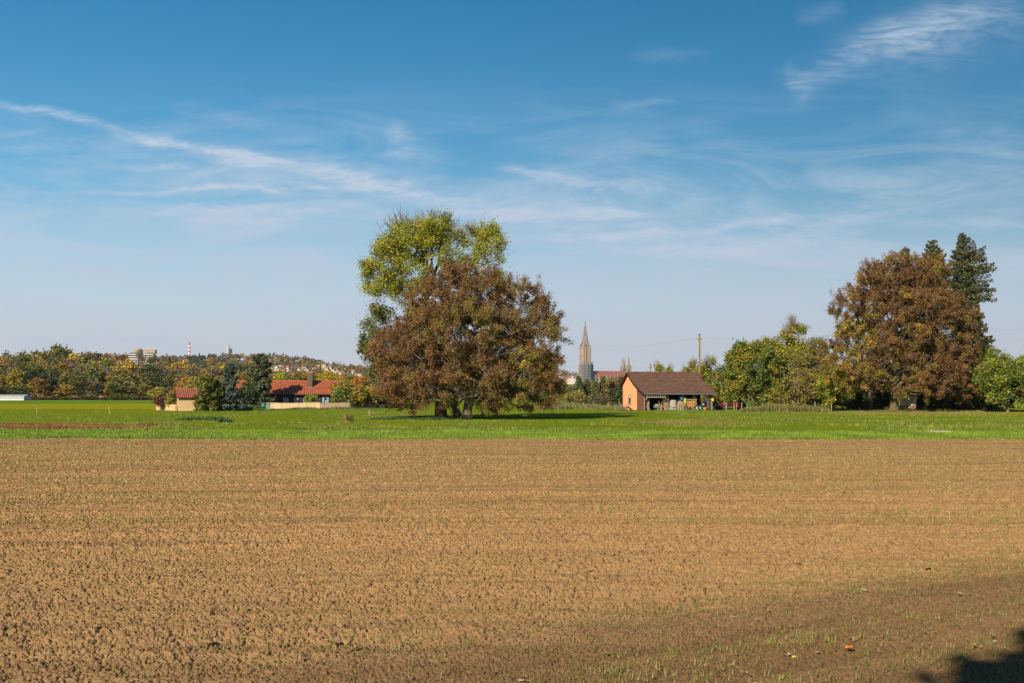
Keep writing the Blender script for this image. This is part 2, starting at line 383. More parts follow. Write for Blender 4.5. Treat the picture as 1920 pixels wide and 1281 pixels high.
    far = T.m('MULTIPLY', T.ramp(y, 20, 50), .5)
    c = T.mix(T.m('MULTIPLY', T.m('MULTIPLY', T.ramp(rows, .35, .65), far), .8), c, (.26,.19,.06))
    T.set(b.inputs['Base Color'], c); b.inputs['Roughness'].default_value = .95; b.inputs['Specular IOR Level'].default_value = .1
    bp = T.node('ShaderNodeBump'); bp.inputs['Strength'].default_value = .9; bp.inputs['Distance'].default_value = .035
    vo = T.node('ShaderNodeTexVoronoi'); vo.inputs['Scale'].default_value = 9; T.set(vo.inputs['Vector'], P)
    hh = T.m('ADD', T.m('MULTIPLY', T.noise(P, 45, 3, .7), .35), T.m('MULTIPLY', T.m('SUBTRACT', 1, vo.outputs['Distance']), T.ramp(y, 22, 36)))
    T.set(bp.inputs['Height'], hh); T.l.new(bp.outputs[0], b.inputs['Normal'])
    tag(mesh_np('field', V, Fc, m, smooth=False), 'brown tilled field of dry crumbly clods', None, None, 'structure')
build_soil()

def sheet(name, xs, ys, m, z=0.0, zf=None, kind='structure', label=None):
    X, Y = np.meshgrid(np.array(xs, float), np.array(ys, float), indexing='xy'); Z = np.full_like(X, z) if zf is None else zf(X, Y)
    n, k = X.shape; idx = np.arange(n*k).reshape(n, k)
    Fc = np.stack([idx[:-1,:-1], idx[:-1,1:], idx[1:,1:], idx[1:,:-1]], -1).reshape(-1, 4)
    return tag(mesh_np(name, np.stack([X, Y, Z], -1).reshape(-1, 3), Fc, m), label, None, None, kind)
sheet('ground', [-4400, 0, 4400], [-180, 2000, 5000], mat('earth', (.2,.12,.06), (.15,.1,.05), .5, .95), z=-.35)

# meadow with its crop strips
m, T, b, out = new_mat('meadow_grass')
P = T.node('ShaderNodeTexCoord').outputs['Object']; x, y, z_ = T.sep(P)
wob = T.m('MULTIPLY_ADD', T.noise(T.map(P, (.05,.3,1)), 1, 4, .6), 1, -.5)
lush = T.mix(T.ramp(T.noise(T.map(P, (.6,1.4,1)), 1.2, 4, .65), .3, .7), (.095,.175,.005), (.15,.25,.008))
mid = T.mix(T.ramp(T.noise(T.map(P, (.10,.35,1)), 1.0, 5, .65), .3, .7), (.105,.165,.006), (.20,.225,.018))
mid = T.mix(T.m('MULTIPLY', T.ramp(T.noise(T.map(P, (.05,.22,1), loc=(4,3,0)), 1.3, 4, .6), .56, .74), .7), mid, (.24,.17,.045))
fine = T.noise(P, 6, 3, .7)
c = T.mix(T.ramp(T.m('MULTIPLY_ADD', wob, 14, y), 64, 72), lush, mid)
def band(y0, y1, x0=None, x1=None, soft=.04, wa=6.0, wx=14.0):
    yw = T.m('MULTIPLY_ADD', wob, wa, y)
    f = T.m('MULTIPLY', T.ramp(yw, y0*(1-soft), y0*(1+soft)), T.ramp(yw, y1*(1+soft), y1*(1-soft)))
    u = T.m('DIVIDE', x, y)
    if x1 is not None: f = T.m('MULTIPLY', f, T.ramp(T.m('MULTIPLY_ADD', wob, .05, u), (x1-960)/F+.015, (x1-960)/F-.015))
    if x0 is not None: f = T.m('MULTIPLY', f, T.ramp(T.m('MULTIPLY_ADD', wob, .05, u), (x0-960)/F-.015, (x0-960)/F+.015))
    return f
c = T.mix(T.m('MULTIPLY', band(70.5, 80, None, 300), .8), c, (.24,.10,.035))
c = T.mix(T.m('MULTIPLY', band(66.5, 70.5, None, 150), .8), c, (.30,.19,.07))
c = T.mix(T.m('MULTIPLY', band(83, 92, 1180, 1400, .05), .6), c, (.26,.15,.04))
c = T.mix(T.m('MULTIPLY', band(118, 138, 1560, 1960, .04), .6), c, (.27,.22,.04))
c = T.mix(band(160, 245, None, 330, .015, 8), c, (.27,.245,.012))
c = T.mix(band(250, 345, None, 330, .02, 8), c, (.10,.19,.02))
c = T.mix(T.ramp(y, 330, 400), c, (.16,.15,.06))
c = T.mix(.25, c, T.mix(fine, (.02,.035,.002), (.25,.38,.02)), 'MIX')
T.set(b.inputs['Base Color'], c); b.inputs['Roughness'].default_value = .95; b.inputs['Specular IOR Level'].default_value = 0
bp = T.node('ShaderNodeBump'); bp.inputs['Strength'].default_value = .8; bp.inputs['Distance'].default_value = .12
T.set(bp.inputs['Height'], T.m('ADD', T.noise(P, 7, 4, .7), T.noise(T.map(P, (.5,1.5,1)), .8, 3, .6))); T.l.new(bp.outputs[0], b.inputs['Normal'])
def mz(X, Y): return np.where(Y < 54.9, -.3, 0.0)+.10*(vnoise(X*.05+9, Y*.12, 20)-.5)*np.clip((Y-56)/20, 0, 1)
ys = np.concatenate([[54.75], np.linspace(54.95, 160, 70), np.geomspace(165, 5000, 30)])
xs = np.concatenate([-np.geomspace(100, 4400, 14)[::-1], np.linspace(-95, 95, 90), np.geomspace(100, 4400, 14)])
sheet('meadow', xs, ys, m, zf=mz)

# ------------------------------------------------------------------ hills
def interp(tb, x): a = np.array(tb, float); return np.interp(x, a[:,0], a[:,1])
RIDGE = [(-900,50),(-100,56),(60,58),(200,58),(300,56),(400,57),(520,58),(570,55),(620,47),(690,38),(760,34),(900,30),(1050,31),(1200,31),(1500,33),(2000,36),(2800,40)]
def ridge(upx): # returns px height, distance of ridge, start distance
    h = interp(RIDGE, upx); t = np.clip((upx-660)/300, 0, 1); t = t*t*(3-2*t)
    return h, 2100+2000*t, 820+2000*t
def hill_z(X, D):
    up = X/D*F+960; h, Dr, D0 = ridge(up)
    s = np.clip((D-D0)/(Dr-D0), 0, 1); s = s*s*(3-2*s)
    z = h*Dr/F*s+CAMH*s
    z = z+s*(10*(vnoise(X*.006+50, D*.006, 31)-.5)+5*(vnoise(X*.02+50, D*.02, 32)-.5))
    return np.where(D > Dr, z-(D-Dr)*.012, z)-.6
hm = mat('hill_ground', (.13,.13,.045), (.16,.10,.05), .01, .95)
Dh = np.concatenate([np.linspace(810, 2300, 60), np.linspace(2350, 4900, 50)]); uh = np.linspace(-.80, .80, 220)
DD, UU = np.meshgrid(Dh, uh, indexing='ij'); Z = hill_z(DD*UU, DD); n, k = DD.shape; idx = np.arange(n*k).reshape(n, k)
tag(mesh_np('hills', np.stack([DD*UU, DD, Z], -1).reshape(-1, 3), np.stack([idx[:-1,:-1], idx[:-1,1:], idx[1:,1:], idx[1:,:-1]], -1).reshape(-1, 4), hm, smooth=True),
    'low hills on the horizon', None, None, 'structure')

# ------------------------------------------------------------------ leaves, trunks, trees
def rhombs(C, size, rg, asp=.55, down=0.0, up=0.0, jit=.35):
    """leaf-shaped cards at C"""
    n = len(C); a = rg.normal(size=(n, 3)); a[:, 2] -= down*1.4; a /= np.linalg.norm(a, axis=1)[:, None]
    b = rg.normal(size=(n, 3)); b = np.cross(a, b); b /= np.linalg.norm(b, axis=1)[:, None]
    if up:
        nrm = np.cross(a, b); flip = np.abs(nrm[:, 2]) < up*rg.random(n); bb = np.cross(a, [0, 0, 1.0]); bb /= np.linalg.norm(bb, axis=1)[:, None]+1e-6
        b[flip] = bb[flip]
    s = (size*(1+jit*(rg.random(n)*2-1)))[:, None]; s2 = s*asp
    V = np.stack([C-a*s*.5, C-b*s2*.5+a*s*.05, C+a*s*.5, C+b*s2*.5+a*s*.05], 1).reshape(-1, 3)
    return V, np.arange(4*n, dtype=np.int32).reshape(n, 4)
def tubes_np(P0, P1, r0, r1, k=4):
    n = len(P0); d = P1-P0; L = np.linalg.norm(d, axis=1)[:, None]+1e-9; d = d/L
    ref = np.where(np.abs(d[:, 2:3]) > .9, np.array([[1.0, 0, 0]]), np.array([[0, 0, 1.0]]))
    a = np.cross(d, ref); a /= np.linalg.norm(a, axis=1)[:, None]; b = np.cross(d, a)
    ang = np.arange(k)*2*np.pi/k; ca = np.cos(ang)[None, :, None]; sa = np.sin(ang)[None, :, None]
    o = a[:, None]*ca+b[:, None]*sa
    V = np.concatenate([P0[:, None]+o*r0[:, None, None], P1[:, None]+o*r1[:, None, None]], 1).reshape(-1, 3)
    base = (np.arange(n)*2*k)[:, None]; i = np.arange(k)[None]; j = (np.arange(k)+1)[None] % k
    return V, np.stack([base+i, base+j, base+k+j, base+k+i], -1).reshape(-1, 4).astype(np.int32)
def sample_blobs(blobs, n, rg, shell=.5):
    """blobs: (cx,cy,cz,rx,ry,rz,weight)"""
    B = np.array([b_[:6] for b_ in blobs], float); wt = np.array([b_[6] if len(b_) > 6 else b_[3]*b_[4]*b_[5] for b_ in blobs], float); wt /= wt.sum()
    k = rg.choice(len(B), n, p=wt); d = rg.normal(size=(n, 3)); d /= np.linalg.norm(d, axis=1)[:, None]
    r = rg.random(n)**(1/3*(1-shell)+.0001)
    return B[k, :3]+d*r[:, None]*B[k, 3:6], k
def skeleton(trunk, pts, rg, bf=.35, step=1.1, kink=.16):
    """grow a branching skeleton: trunk polyline + attraction points; returns nodes, parents, tip flags"""
    N = [np.array(p, float) for p in trunk]; par = [-1]+list(range(len(trunk)-1)); path = [0.0]
    for i in range(1, len(trunk)): path.append(path[-1]+np.linalg.norm(N[i]-N[i-1]))
    top = N[-1]; start = max(1, len(trunk)//2)
    arr = np.zeros((len(pts)*8+len(trunk)+10, 3)); pa = np.zeros(len(arr)); cnt = len(N); arr[:cnt] = N; pa[:cnt] = path
    for p in pts[np.argsort(np.linalg.norm(pts-N[start], axis=1))]:
        dv = np.linalg.norm(arr[start:cnt]-p, axis=1)
        dz = np.clip(arr[start:cnt, 2]-p[2], 0, None)
        i = start+int(np.argmin(dv+bf*pa[start:cnt]+.35*dz))
        L = np.linalg.norm(p-arr[i]); ns = max(1, min(8, int(L/step+.5))); prev = i; a0 = arr[i].copy()
        for s in range(1, ns+1):
            t = s/ns; q = a0*(1-t)+p*t
            q[2] -= 0 if s == ns else -.10*L*math.sin(math.pi*t)
            if s < ns: q = q+rg.normal(size=3)*kink*min(L/ns, 1.2)
            if cnt >= len(arr): break
            arr[cnt] = q; par.append(prev); pa[cnt] = pa[prev]+np.linalg.norm(q-arr[prev]); prev = cnt; cnt += 1
    par = np.array(par[:cnt]); cn = np.ones(cnt)
    has = np.zeros(cnt, bool)
    for i in range(cnt-1, 0, -1): cn[par[i]] += cn[i]; has[par[i]] = True
    return arr[:cnt].copy(), par, cn, ~has
def make_tree(name, label, cat, loc, trunk, rbase, blobs, nbr, nleaf, lsize, palette, seed, group=None, bark='bark', leafm='leaf', shell=.45,
              twig=.9, ntwig=3, down=0.0, spread=.22, bare=0, bare_blobs=None, colfn=None, rexp=.5, asp=.55, extra_trunks=(), clump=.0, tipmin=.012, upbias=0.0, leaffn=None, flare=1.35):
    """trunk and blobs are local to loc (metres)"""
    rg = np.random.default_rng(seed)
    root = empty(name, loc, 0, label, cat, group)
    pts, _ = sample_blobs(blobs, nbr, rg, shell); pts = pts[pts[:, 2] > .5]
    N, par, cn, tip = skeleton([np.array(t, float) for t in trunk], pts, rg)
    rad = np.maximum(rbase*(cn/cn[0])**rexp, tipmin)
    rad[0] *= flare
    i = np.arange(1, len(N)); k = 6 if nbr > 300 else 5
    r1 = rad[i]; r0 = np.minimum(rad[par[i]], r1*1.6+.002); r0[:max(1, len(trunk)-1)] = rad[par[i]][:max(1, len(trunk)-1)]
    big = r1 > rbase*.16
    V1, F1 = tubes_np(N[par[i]][big], N[i][big], r0[big], r1[big], 10); V2, F2 = tubes_np(N[par[i]][~big], N[i][~big], r0[~big], r1[~big], 4)
    VV = [V1, V2]; FF = [F1, F2+len(V1)]; off = len(V1)+len(V2)
    # twigs
    cand = np.where((rad < rbase*.12) & (N[:, 2] > 1.0))[0]
    if len(cand) == 0: cand = np.where(tip)[0]
    wts = np.where(tip[cand], 3.0, 1.0); wts /= wts.sum(); nt = int(len(cand)*ntwig)
    src = rg.choice(cand, nt, p=wts); dirv = N[src]-N[np.maximum(par[src], 0)]; dirv /= np.linalg.norm(dirv, axis=1)[:, None]+1e-9
    dirv = dirv*.8+rg.normal(size=(nt, 3))*.75; dirv[:, 2] += .25-down*.4; dirv /= np.linalg.norm(dirv, axis=1)[:, None]
    end = N[src]+dirv*(twig*(.4+.9*rg.random(nt)))[:, None]
    V3, F3 = tubes_np(N[src], end, np.full(nt, tipmin), np.full(nt, tipmin*.5), 3); VV.append(V3); FF.append(F3+off); off += len(V3)
    if bare:
        ps, _ = sample_blobs(bare_blobs, bare, rg, .2)
        j = np.argmin(np.linalg.norm(N[None, :, :]-ps[:, None, :], axis=2)+1.5*np.clip(N[None, :, 2]-ps[:, None, 2], 0, None), axis=1)
        mid = (N[j]+ps)/2+rg.normal(size=(bare, 3))*.1
        for A, B, ra, rb in ((N[j], mid, .030, .022), (mid, ps, .022, .012)):
            V4, F4 = tubes_np(A, B, np.full(bare, ra), np.full(bare, rb), 3); VV.append(V4); FF.append(F4+off); off += len(V4)
        for _ in range(3):
            e2 = mid+(ps-mid)*rg.random((bare, 1))+0; e3 = e2+rg.normal(size=(bare, 3))*.22+np.array([0, 0, .35])
            V4, F4 = tubes_np(e2, e3, np.full(bare, .015), np.full(bare, .009), 3); VV.append(V4); FF.append(F4+off); off += len(V4)
    mesh_np('trunk', np.concatenate(VV), np.concatenate(FF), M[bark], root, smooth=False)
    # leaves along the twigs, in sprays
    lw = rg.random(nt)**(1+3*clump); 
    if leaffn is not None: lw = lw*leaffn(end)
    lw /= lw.sum(); ti = rg.choice(nt, nleaf, p=lw); t = rg.random(nleaf)[:, None]**.6
    C = N[src][ti]*(1-t)+end[ti]*t+rg.normal(size=(nleaf, 3))*spread; C[:, 2] = np.maximum(C[:, 2], .35)
    V, Fc = rhombs(C, lsize, rg, asp, down, upbias)
    pal = np.array([p[:3] for p in palette], float)
    if colfn is not None: W = colfn(end)
    else: W = np.tile(np.array([p[3] for p in palette], float), (nt, 1))
    nv = vnoise(end[:, 0]*.45+seed, end[:, 2]*.45+end[:, 1]*.3, seed)[:, None]   # patches of like colour
    cum = np.cumsum(W/W.sum(1, keepdims=True), axis=1); u_ = .5*rg.random((nt, 1))+.5*np.clip((nv-.5)*1.5+.5, 0, .999)
    ki = np.minimum((u_ > cum).sum(1), len(pal)-1)
    col = pal[ki][ti]
    sw = rg.random(nleaf) < .18; col[sw] = pal[rg.choice(len(pal), sw.sum(), p=np.array([p[3] for p in palette])/sum(p[3] for p in palette))]
    col = col*(1+.5*(rg.random((nleaf, 1))-.5))
    mesh_np('crown', V, Fc, M[leafm], root, col=np.repeat(col, 4, axis=0))
    return root
def pxblob(D, x0, cx, cy, rx, ry, dy=0.0, depth=None, wt=None):
    """a crown lobe measured on the photograph at distance D, local to the tree standing at x0"""
    s = D/F; r_ = (gx(cx, D)-x0, dy, gz(cy, D), rx*s, (depth if depth else (rx+ry)/2)*s, ry*s)
    return r_+((wt,) if wt else (r_[3]*r_[4]*r_[5],))
# ------------------------------------------------------------------ the three trees on the meadow
BROWN = [(.185,.088,.027,4),(.135,.064,.022,3),(.25,.125,.040,1.5),(.19,.145,.018,2.6),(.105,.12,.014,1.0),(.38,.27,.025,.5)]
def brown_col(P):     # olive leaves remain high in the middle of the crown, brown towards the rim
    n = len(P); W = np.tile(np.array([p[3] for p in BROWN], float), (n, 1))
    d = np.exp(-((P[:, 0]-.2)/3.6)**2-((P[:, 2]-9.2)/2.8)**2)
    W[:, 3] += 6*d; W[:, 5] += .8*d; low = np.clip((3.8-P[:, 2])/2, 0, 1); W[:, 4] += 2.0*low; W[:, 5] += .5*low
    return W
D = 95.8; x0 = gx(874, D)
B_ = [pxblob(D, x0, *b_) for b_ in ((870,640,120,105,0,118,9),(870,560,88,58,0,75,4),(800,680,95,62,0,85,3.2),(960,690,95,60,0,85,3.6),(785,720,78,38,-.5,70,2),
      (960,738,92,30,0,60,2.2),(1010,715,48,42,0,50,1.3),(735,665,34,50,0,45,1.0),(1015,640,40,55,0,45,1.2),(940,570,60,50,0,50,1.6),(810,590,50,60,0,50,1.5),(875,650,62,62,0,55,3.2),(860,690,60,40,1,60,2.0),(800,755,70,14,0,60,.7),(955,755,70,12,0,50,.6),(980,600,55,62,.5,60,1.7),(1040,640,18,12,0,20,.12),(1028,700,20,36,0,30,.45),(755,640,46,38,0,50,.9),(870,520,50,26,0,40,.9),(720,690,20,45,0,40,.3),(860,725,140,40,-1.5,70,3),(1000,560,35,30,0,30,.4))]
make_tree('brown_leaved_tree', 'big round tree with withered reddish brown leaves and pale trunk on the meadow', 'tree', (x0, D, 0),
   [(0,0,0),(.10,0,.7),(.22,.05,1.5),(.38,.1,2.5),(.45,.1,3.6),(.3,.15,4.8),(.2,.2,6.2)], .40, B_, 1400, 270000, .128, BROWN, 41,
   bark='bark', down=.5, twig=1.05, ntwig=3.2, spread=.13, colfn=brown_col, clump=.5, rexp=.50, tipmin=.014,
   leaffn=lambda P: np.where((np.abs(P[:,0]-.3) < .9+.12*P[:,2]) & (P[:,2] < 3.0) & (P[:,1] < .5), np.clip((P[:,2]-2.2)/5, .02, 1), 1.0))
D = 99.5; x1 = gx(827, D)
ASH = [(.215,.245,.012,3.2),(.35,.335,.016,3.0),(.105,.15,.012,2.0),(.48,.41,.02,1.3)]
B_ = [pxblob(D, x1, *b_) for b_ in ((775,455,52,34,0,50,2.6),(728,505,38,38,0,40,1.6),(760,520,55,34,0,45,1.5),(808,440,38,24,0,40,1.2),(815,480,40,40,0,40,1.2),
      (915,470,32,38,0,35,1.1),(905,440,24,12,0,20,.3),(880,520,60,30,0,50,1.2),(750,560,30,20,0,25,.25),(698,515,18,22,0,18,.4),(835,420,12,8,0,10,.05),(732,470,28,26,0,30,.8),(712,545,22,14,0,25,.3),(860,480,40,34,0,40,1.0))]
make_tree('ash_tree', 'tall tree with yellow green leaves rising behind the round brown one', 'tree', (x1, D, 0),
   [(0,0,0),(-.05,0,1.5),(-.2,0,3.2),(-.6,0,5.2),(-1.0,0,7.2),(-1.4,0,9.3),(-1.4,0,10.8)], .46, B_, 760, 62000, .145, ASH, 43, bark='bark_olive',
   twig=.8, ntwig=2.6, spread=.24, bare=210, bare_blobs=[pxblob(D, x1, *b_) for b_ in ((865,440,30,24,0,20,1.2),(765,415,60,20,0,30,1.4),(820,402,30,8,0,20,.5),(895,432,40,12,0,25,.6))], clump=1.1, rexp=.55, tipmin=.018)
D = 101.5; x2 = gx(858, D)
GRN = [(.08,.11,.02,3),(.12,.145,.02,2),(.2,.2,.025,1),(.16,.09,.04,.8)]
B_ = [pxblob(D, x2, *b_) for b_ in ((745,660,60,62,0,60,2.2),(720,610,34,30,0,35,.5),(790,700,80,52,.5,60,2.2),(880,700,90,58,1,70,2.4),(960,715,70,40,1,60,1.4),(700,655,22,24,0,25,.2),(830,620,80,60,1.5,60,2),(960,640,50,50,1.5,50,1))]
make_tree('maple_tree', 'dark green leaved tree mostly hidden behind the round brown one', 'tree', (x2, D, 0),
   [(0,0,0),(-.15,0,.9),(-.5,0,1.8),(-.7,0,2.9),(-.6,0,4.4)], .34, B_, 460, 34000, .22, GRN, 44, bark='bark', twig=.9, ntwig=2.6, spread=.2,
   bare=60, bare_blobs=[pxblob(D, x2, *b_) for b_ in ((705,605,30,20,0,20,1),(695,690,22,40,0,30,1))], clump=.7)

# ------------------------------------------------------------------ the group on the right
BEECH = [(.175,.082,.026,4),(.13,.062,.022,3),(.235,.118,.036,1.2),(.20,.16,.018,1.8),(.42,.27,.028,.5)]
def beech_col(P):
    n = len(P); W = np.tile(np.array([p[3] for p in BEECH], float), (n, 1))
    g = np.clip((7-P[:, 2])/5, 0, 1)*np.clip((1.5-P[:, 0]*.25), .3, 2); W[:, 4] += 2.4*g; W[:, 3] += 3.2*g
    d = np.exp(-((P[:, 0]+4.5)/3.5)**2-((P[:, 2]-10)/4.5)**2); W[:, 3] += 4*d; W[:, 4] += 2.0*d
    return W
D = 138.0; x3 = gx(1676, D)
B_ = [pxblob(D, x3, *b_) for b_ in ((1700,620,105,100,0,100,8),(1690,650,60,60,0,60,3.0),(1700,530,70,55,0,65,3),(1630,600,70,60,0,60,2.6),(1600,680,58,52,0,55,2.2),(1770,620,62,70,0,60,2.6),(1790,700,55,50,0,50,2),
      (1700,700,115,42,-1,75,4),(1705,503,34,16,0,28,.5),(1580,580,24,26,0,22,.35),(1640,520,26,22,0,24,.35),(1760,500,30,22,.5,25,.3))]
make_tree('beech_tree', 'broad copper brown tree with yellow lower leaves in front of the spruces', 'tree', (x3, D, 0),
   [(0,0,0),(.05,0,.8),(.12,.0,2.0),(.3,.05,3.0),(.5,.1,4.6),(.9,.1,6.6),(1.0,.1,8.6)], .50, B_, 1200, 240000, .165, BEECH, 51, bark='bark_olive',
   down=.45, twig=1.25, ntwig=3.2, spread=.15, colfn=beech_col, clump=.55, rexp=.50, tipmin=.02)
D = 147.0; x4 = gx(1632, D)
make_tree('yellow_maple', 'bright yellow leaved tree showing behind the left edge of the copper tree', 'tree', (x4, D, 0),
   [(0,0,0),(0,0,2),(.1,0,4.5),(.1,0,7.5),(.2,0,10)], .3, [pxblob(D, x4, *b_) for b_ in ((1632,560,40,44,0,35,2),(1625,640,60,60,0,50,3),(1660,540,40,30,0,30,1),(1690,560,60,50,0,40,2))], 260, 15000, .28,
   [(.42,.30,.025,3),(.30,.24,.03,1.5),(.5,.33,.02,1),(.14,.15,.02,1)], 53, bark='bark', clump=.5)

def spruce(name, label, loc, H, rfn, seed, pal, nwh=None, trunk_r=.28, bare_to=.08, group=None, cat='tree', lsize=.45, dens=1.0, droop=.35, az=None, wind=1.0, asp=.4):
    """conifer: whorled drooping limbs hung with needle sprays; rfn(t,azimuth)->limb length at relative height t"""
    rg = np.random.default_rng(seed); root = empty(name, loc, 0, label, cat, group)
    P0 = []; P1 = []; r0 = []; r1 = []; C = []; nwh = nwh or int(H/.42)
    zs = np.linspace(0, H, 16)
    sway = lambda z: np.array([.12*math.sin(z*.5+seed), .1*math.sin(z*.37), 0])
    for a, b_ in zip(zs[:-1], zs[1:]):
        P0.append(np.array([0,0,a])+sway(a)); P1.append(np.array([0,0,b_])+sway(b_)); r0.append(trunk_r*(1-a/H)+.02); r1.append(trunk_r*(1-b_/H)+.02)
    for i in range(nwh):
        t = bare_to+(1-bare_to)*(i+rg.random()*.8)/nwh
        for k in range(rg.integers(4, 7)):
            a = rg.random()*2*math.pi; L = rfn(t, a)*(.6+.55*rg.random())
            if L < .12: continue
            st = np.array([0, 0, t*H])+sway(t*H); up = (.5*t-.12)+rg.normal()*.08; pts = [st]; ns = max(2, int(L/.55))
            for s in range(1, ns+1):
                f = s/ns; pts.append(st+np.array([math.cos(a)*L*f, math.sin(a)*L*f, L*(up*f-droop*f*f*(1.15-t)+.14*f**4)]))
            for s in range(ns):
                P0.append(pts[s]); P1.append(pts[s+1]); rr = .012+.022*L*(1-s/ns); r0.append(rr); r1.append(.010+.022*L*(1-(s+1)/ns))
            nn = int(L*24*dens)+5; f = rg.random(nn)**.75; seg = np.minimum((f*ns).astype(int), ns-1); pp = np.array(pts)
            base = pp[seg]+(pp[seg+1]-pp[seg])*(f*ns-seg)[:, None]
            side = (rg.random(nn)-.5)*(L*.75+.25)*(1.2-f); base[:, 0] += -math.sin(a)*side; base[:, 1] += math.cos(a)*side; base[:, 2] -= np.abs(side)*.35+rg.random(nn)**1.5*.38*min(1,L/1.5)
            C.append(base)
    P0, P1 = np.array(P0), np.array(P1)
    V, Fc = tubes_np(P0, P1, np.array(r0), np.array(r1), 6); mesh_np('trunk', V, Fc, M['bark'], root)
    C = np.concatenate(C); V, Fc = rhombs(C, lsize, rg, asp, .55, .3); pal = np.array(pal, float)
    ci = np.minimum((vnoise(C[:, 0]*1.3+seed+40, C[:, 2]*1.3, seed)*.6+rg.random(len(C))*.4)*len(pal), len(pal)-1).astype(int)
    col = pal[ci]*(1+.5*(rg.random((len(C), 1))-.5)); mesh_np('crown', V, Fc, M['needle'], root, col=np.repeat(col, 4, axis=0))
    return root
SPR = [(.036,.050,.018),(.055,.068,.022),(.08,.085,.026),(.11,.095,.034)]
def tall_r(t, a):
    r_ = np.interp(t, [0,.12,.30,.42,.5,.56,.64,.8,.93,1.0], [4.4,4.6,4.6,4.2,1.4,2.6,3.6,3.2,1.4,.15]); return .88*r_*(1.0+.3*math.cos(a+.2))
D = 150.0; spruce('spruce', 'tall ragged spruce topping the group on the right', (gx(1803, D), D, 0), gz(436, D), tall_r, 61, SPR, 74, .42, .12, lsize=.32, dens=1.9, droop=.62)
D = 146.0; spruce('spruce', 'shorter dark spruce leaning out on the right side of the group', (gx(1835, D), D+1, 0), gz(556, D), lambda t, a: np.interp(t, [0,.3,.6,1], [3.0,2.9,2.2,.2]), 62, SPR, 40, .3, .1, lsize=.5, dens=1.1, droop=.5)
D = 152.0; spruce('spruce', 'spruce top between the copper tree and the tallest spruce', (gx(1750, D), D, 0), gz(453, D), lambda t, a: np.interp(t, [0,.5,.8,.9,1], [3.4,3.0,2.3,1.7,.5]), 63, SPR, 56, .36, .1, lsize=.5, dens=1.0)
D = 156.0; spruce('spruce', 'thin spruce tip poking out above the copper tree', (gx(1703, D), D, 0), gz(466, D), lambda t, a: np.interp(t, [0,.5,1], [3.0,2.2,.2]), 64, SPR, 48, .3, .1, lsize=.5)

def bushy(name, label, cat, xp, D, top, hw, pal, seed, nleaf=9000, ls=.3, group=None, trunk_r=.18, low=.0, lobes=None, bare=0, bareh=0, ntr=140, bark='bark', lean=0, clump=.6, spread=.25):
    """free-standing tree or shrub measured by its top row and half width in the photograph"""
    rg = np.random.default_rng(seed); X = gx(xp, D); H = gz(top, D); W = hw*D/F; z0 = H*low
    if lobes is None:
        lobes = [(0,0,(H+z0)/2,W*.8,W*.8,(H-z0)*.46,3)]
        for k in range(7):
            a = rg.random()*6.28; rr = W*.58; zz = z0+(H-z0)*(.22+.55*rg.random()); s = .30+.18*rg.random()
            lobes.append((math.cos(a)*rr, math.sin(a)*rr, zz, W*s, W*s, (H-z0)*s*.55, .7))
        lobes.append((W*.15*(rg.random()-.5), 0, H*.86, W*.35, W*.35, H*.13, .4))
    bb = [(0,0,H*.95,W*.5,W*.4,max(bareh*D/F, .2),1)] if bare else None
    return make_tree(name, label, cat, (X, D, 0), [(0,0,0),(lean*.25,0,H*.14),(lean*.7,0,H*.28),(lean,0,H*.45),(lean,0,H*.6)], trunk_r, lobes, ntr, nleaf, ls, pal, seed,
        group=group, twig=min(.9, W*.3), ntwig=3, clump=clump, bare=bare, bare_blobs=bb, bark=bark, tipmin=.012, spread=spread)
MAP = [(.08,.12,.016,3),(.125,.165,.016,2.4),(.27,.21,.018,2),(.38,.22,.02,.9)]
OLV = [(.14,.145,.02,3),(.21,.18,.022,2),(.15,.115,.045,1.6),(.30,.22,.02,.7)]
YGR = [(.18,.21,.016,3),(.28,.27,.02,2.5),(.11,.15,.016,1.4),(.38,.30,.03,.6)]
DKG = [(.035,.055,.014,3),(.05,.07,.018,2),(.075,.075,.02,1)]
BRN = [(.12,.085,.045,3),(.09,.07,.035,2),(.14,.11,.04,1)]
bushy('maple_tree', 'dense green and ochre maple right of the open shed, dark red car in front', 'tree', 1412, 150, 645, 52, MAP, 71, 36000, .30, ntr=360, low=.0,
      lobes=[(-.1,0,4.9,3.2,3.0,3.6,4),(-2.3,0,4.2,1.6,1.8,3.0,1.3),(1.7,0,5.6,1.9,1.9,2.6,1.3),(-1.2,0,7.3,1.6,1.5,1.3,.8),(1.4,-.5,2.2,2.4,2,1.7,1.2),(-2.0,.2,2.9,1.6,1.6,1.2,.8),(1.5,0,7.9,1.5,1.2,1.1,.6),(1.3,-.3,1.3,2.3,2.0,1.2,1.3),(-.6,0,6.6,2.8,2,1.9,1.6)], bare=0)
bushy('maple_tree', 'ochre and green tree with bare upright twigs above its top', 'tree', 1482, 156, 606, 42, YGR+[(.26,.19,.02,2)], 72, 24000, .3, ntr=300, bare=130, bareh=28,
      lobes=[(0,0,5,3.2,2.6,4,3),(.1,0,9.0,1.3,1.2,2.4,.45),(1.4,0,7.6,1.9,1.6,1.2,.6),(-1.3,0,8.1,1.2,1.2,.9,.3),(.9,0,10.3,1.2,.9,1.0,.12)])
bushy('elder_tree', 'twiggy grey olive tree left of the copper tree', 'tree', 1532, 148, 640, 44, OLV, 73, 17000, .26, ntr=420, bare=120, bareh=14, bark='bark_pale', trunk_r=.22)
bushy('elder_tree', 'low olive bush between the maple and the copper tree', 'shrub', 1500, 144, 706, 44, OLV, 74, 16000, .28, ntr=160)
bushy('hawthorn', 'yellow green shrub at the foot of the copper tree on its left', 'shrub', 1562, 142, 700, 38, YGR, 75, 15000, .28, ntr=160)
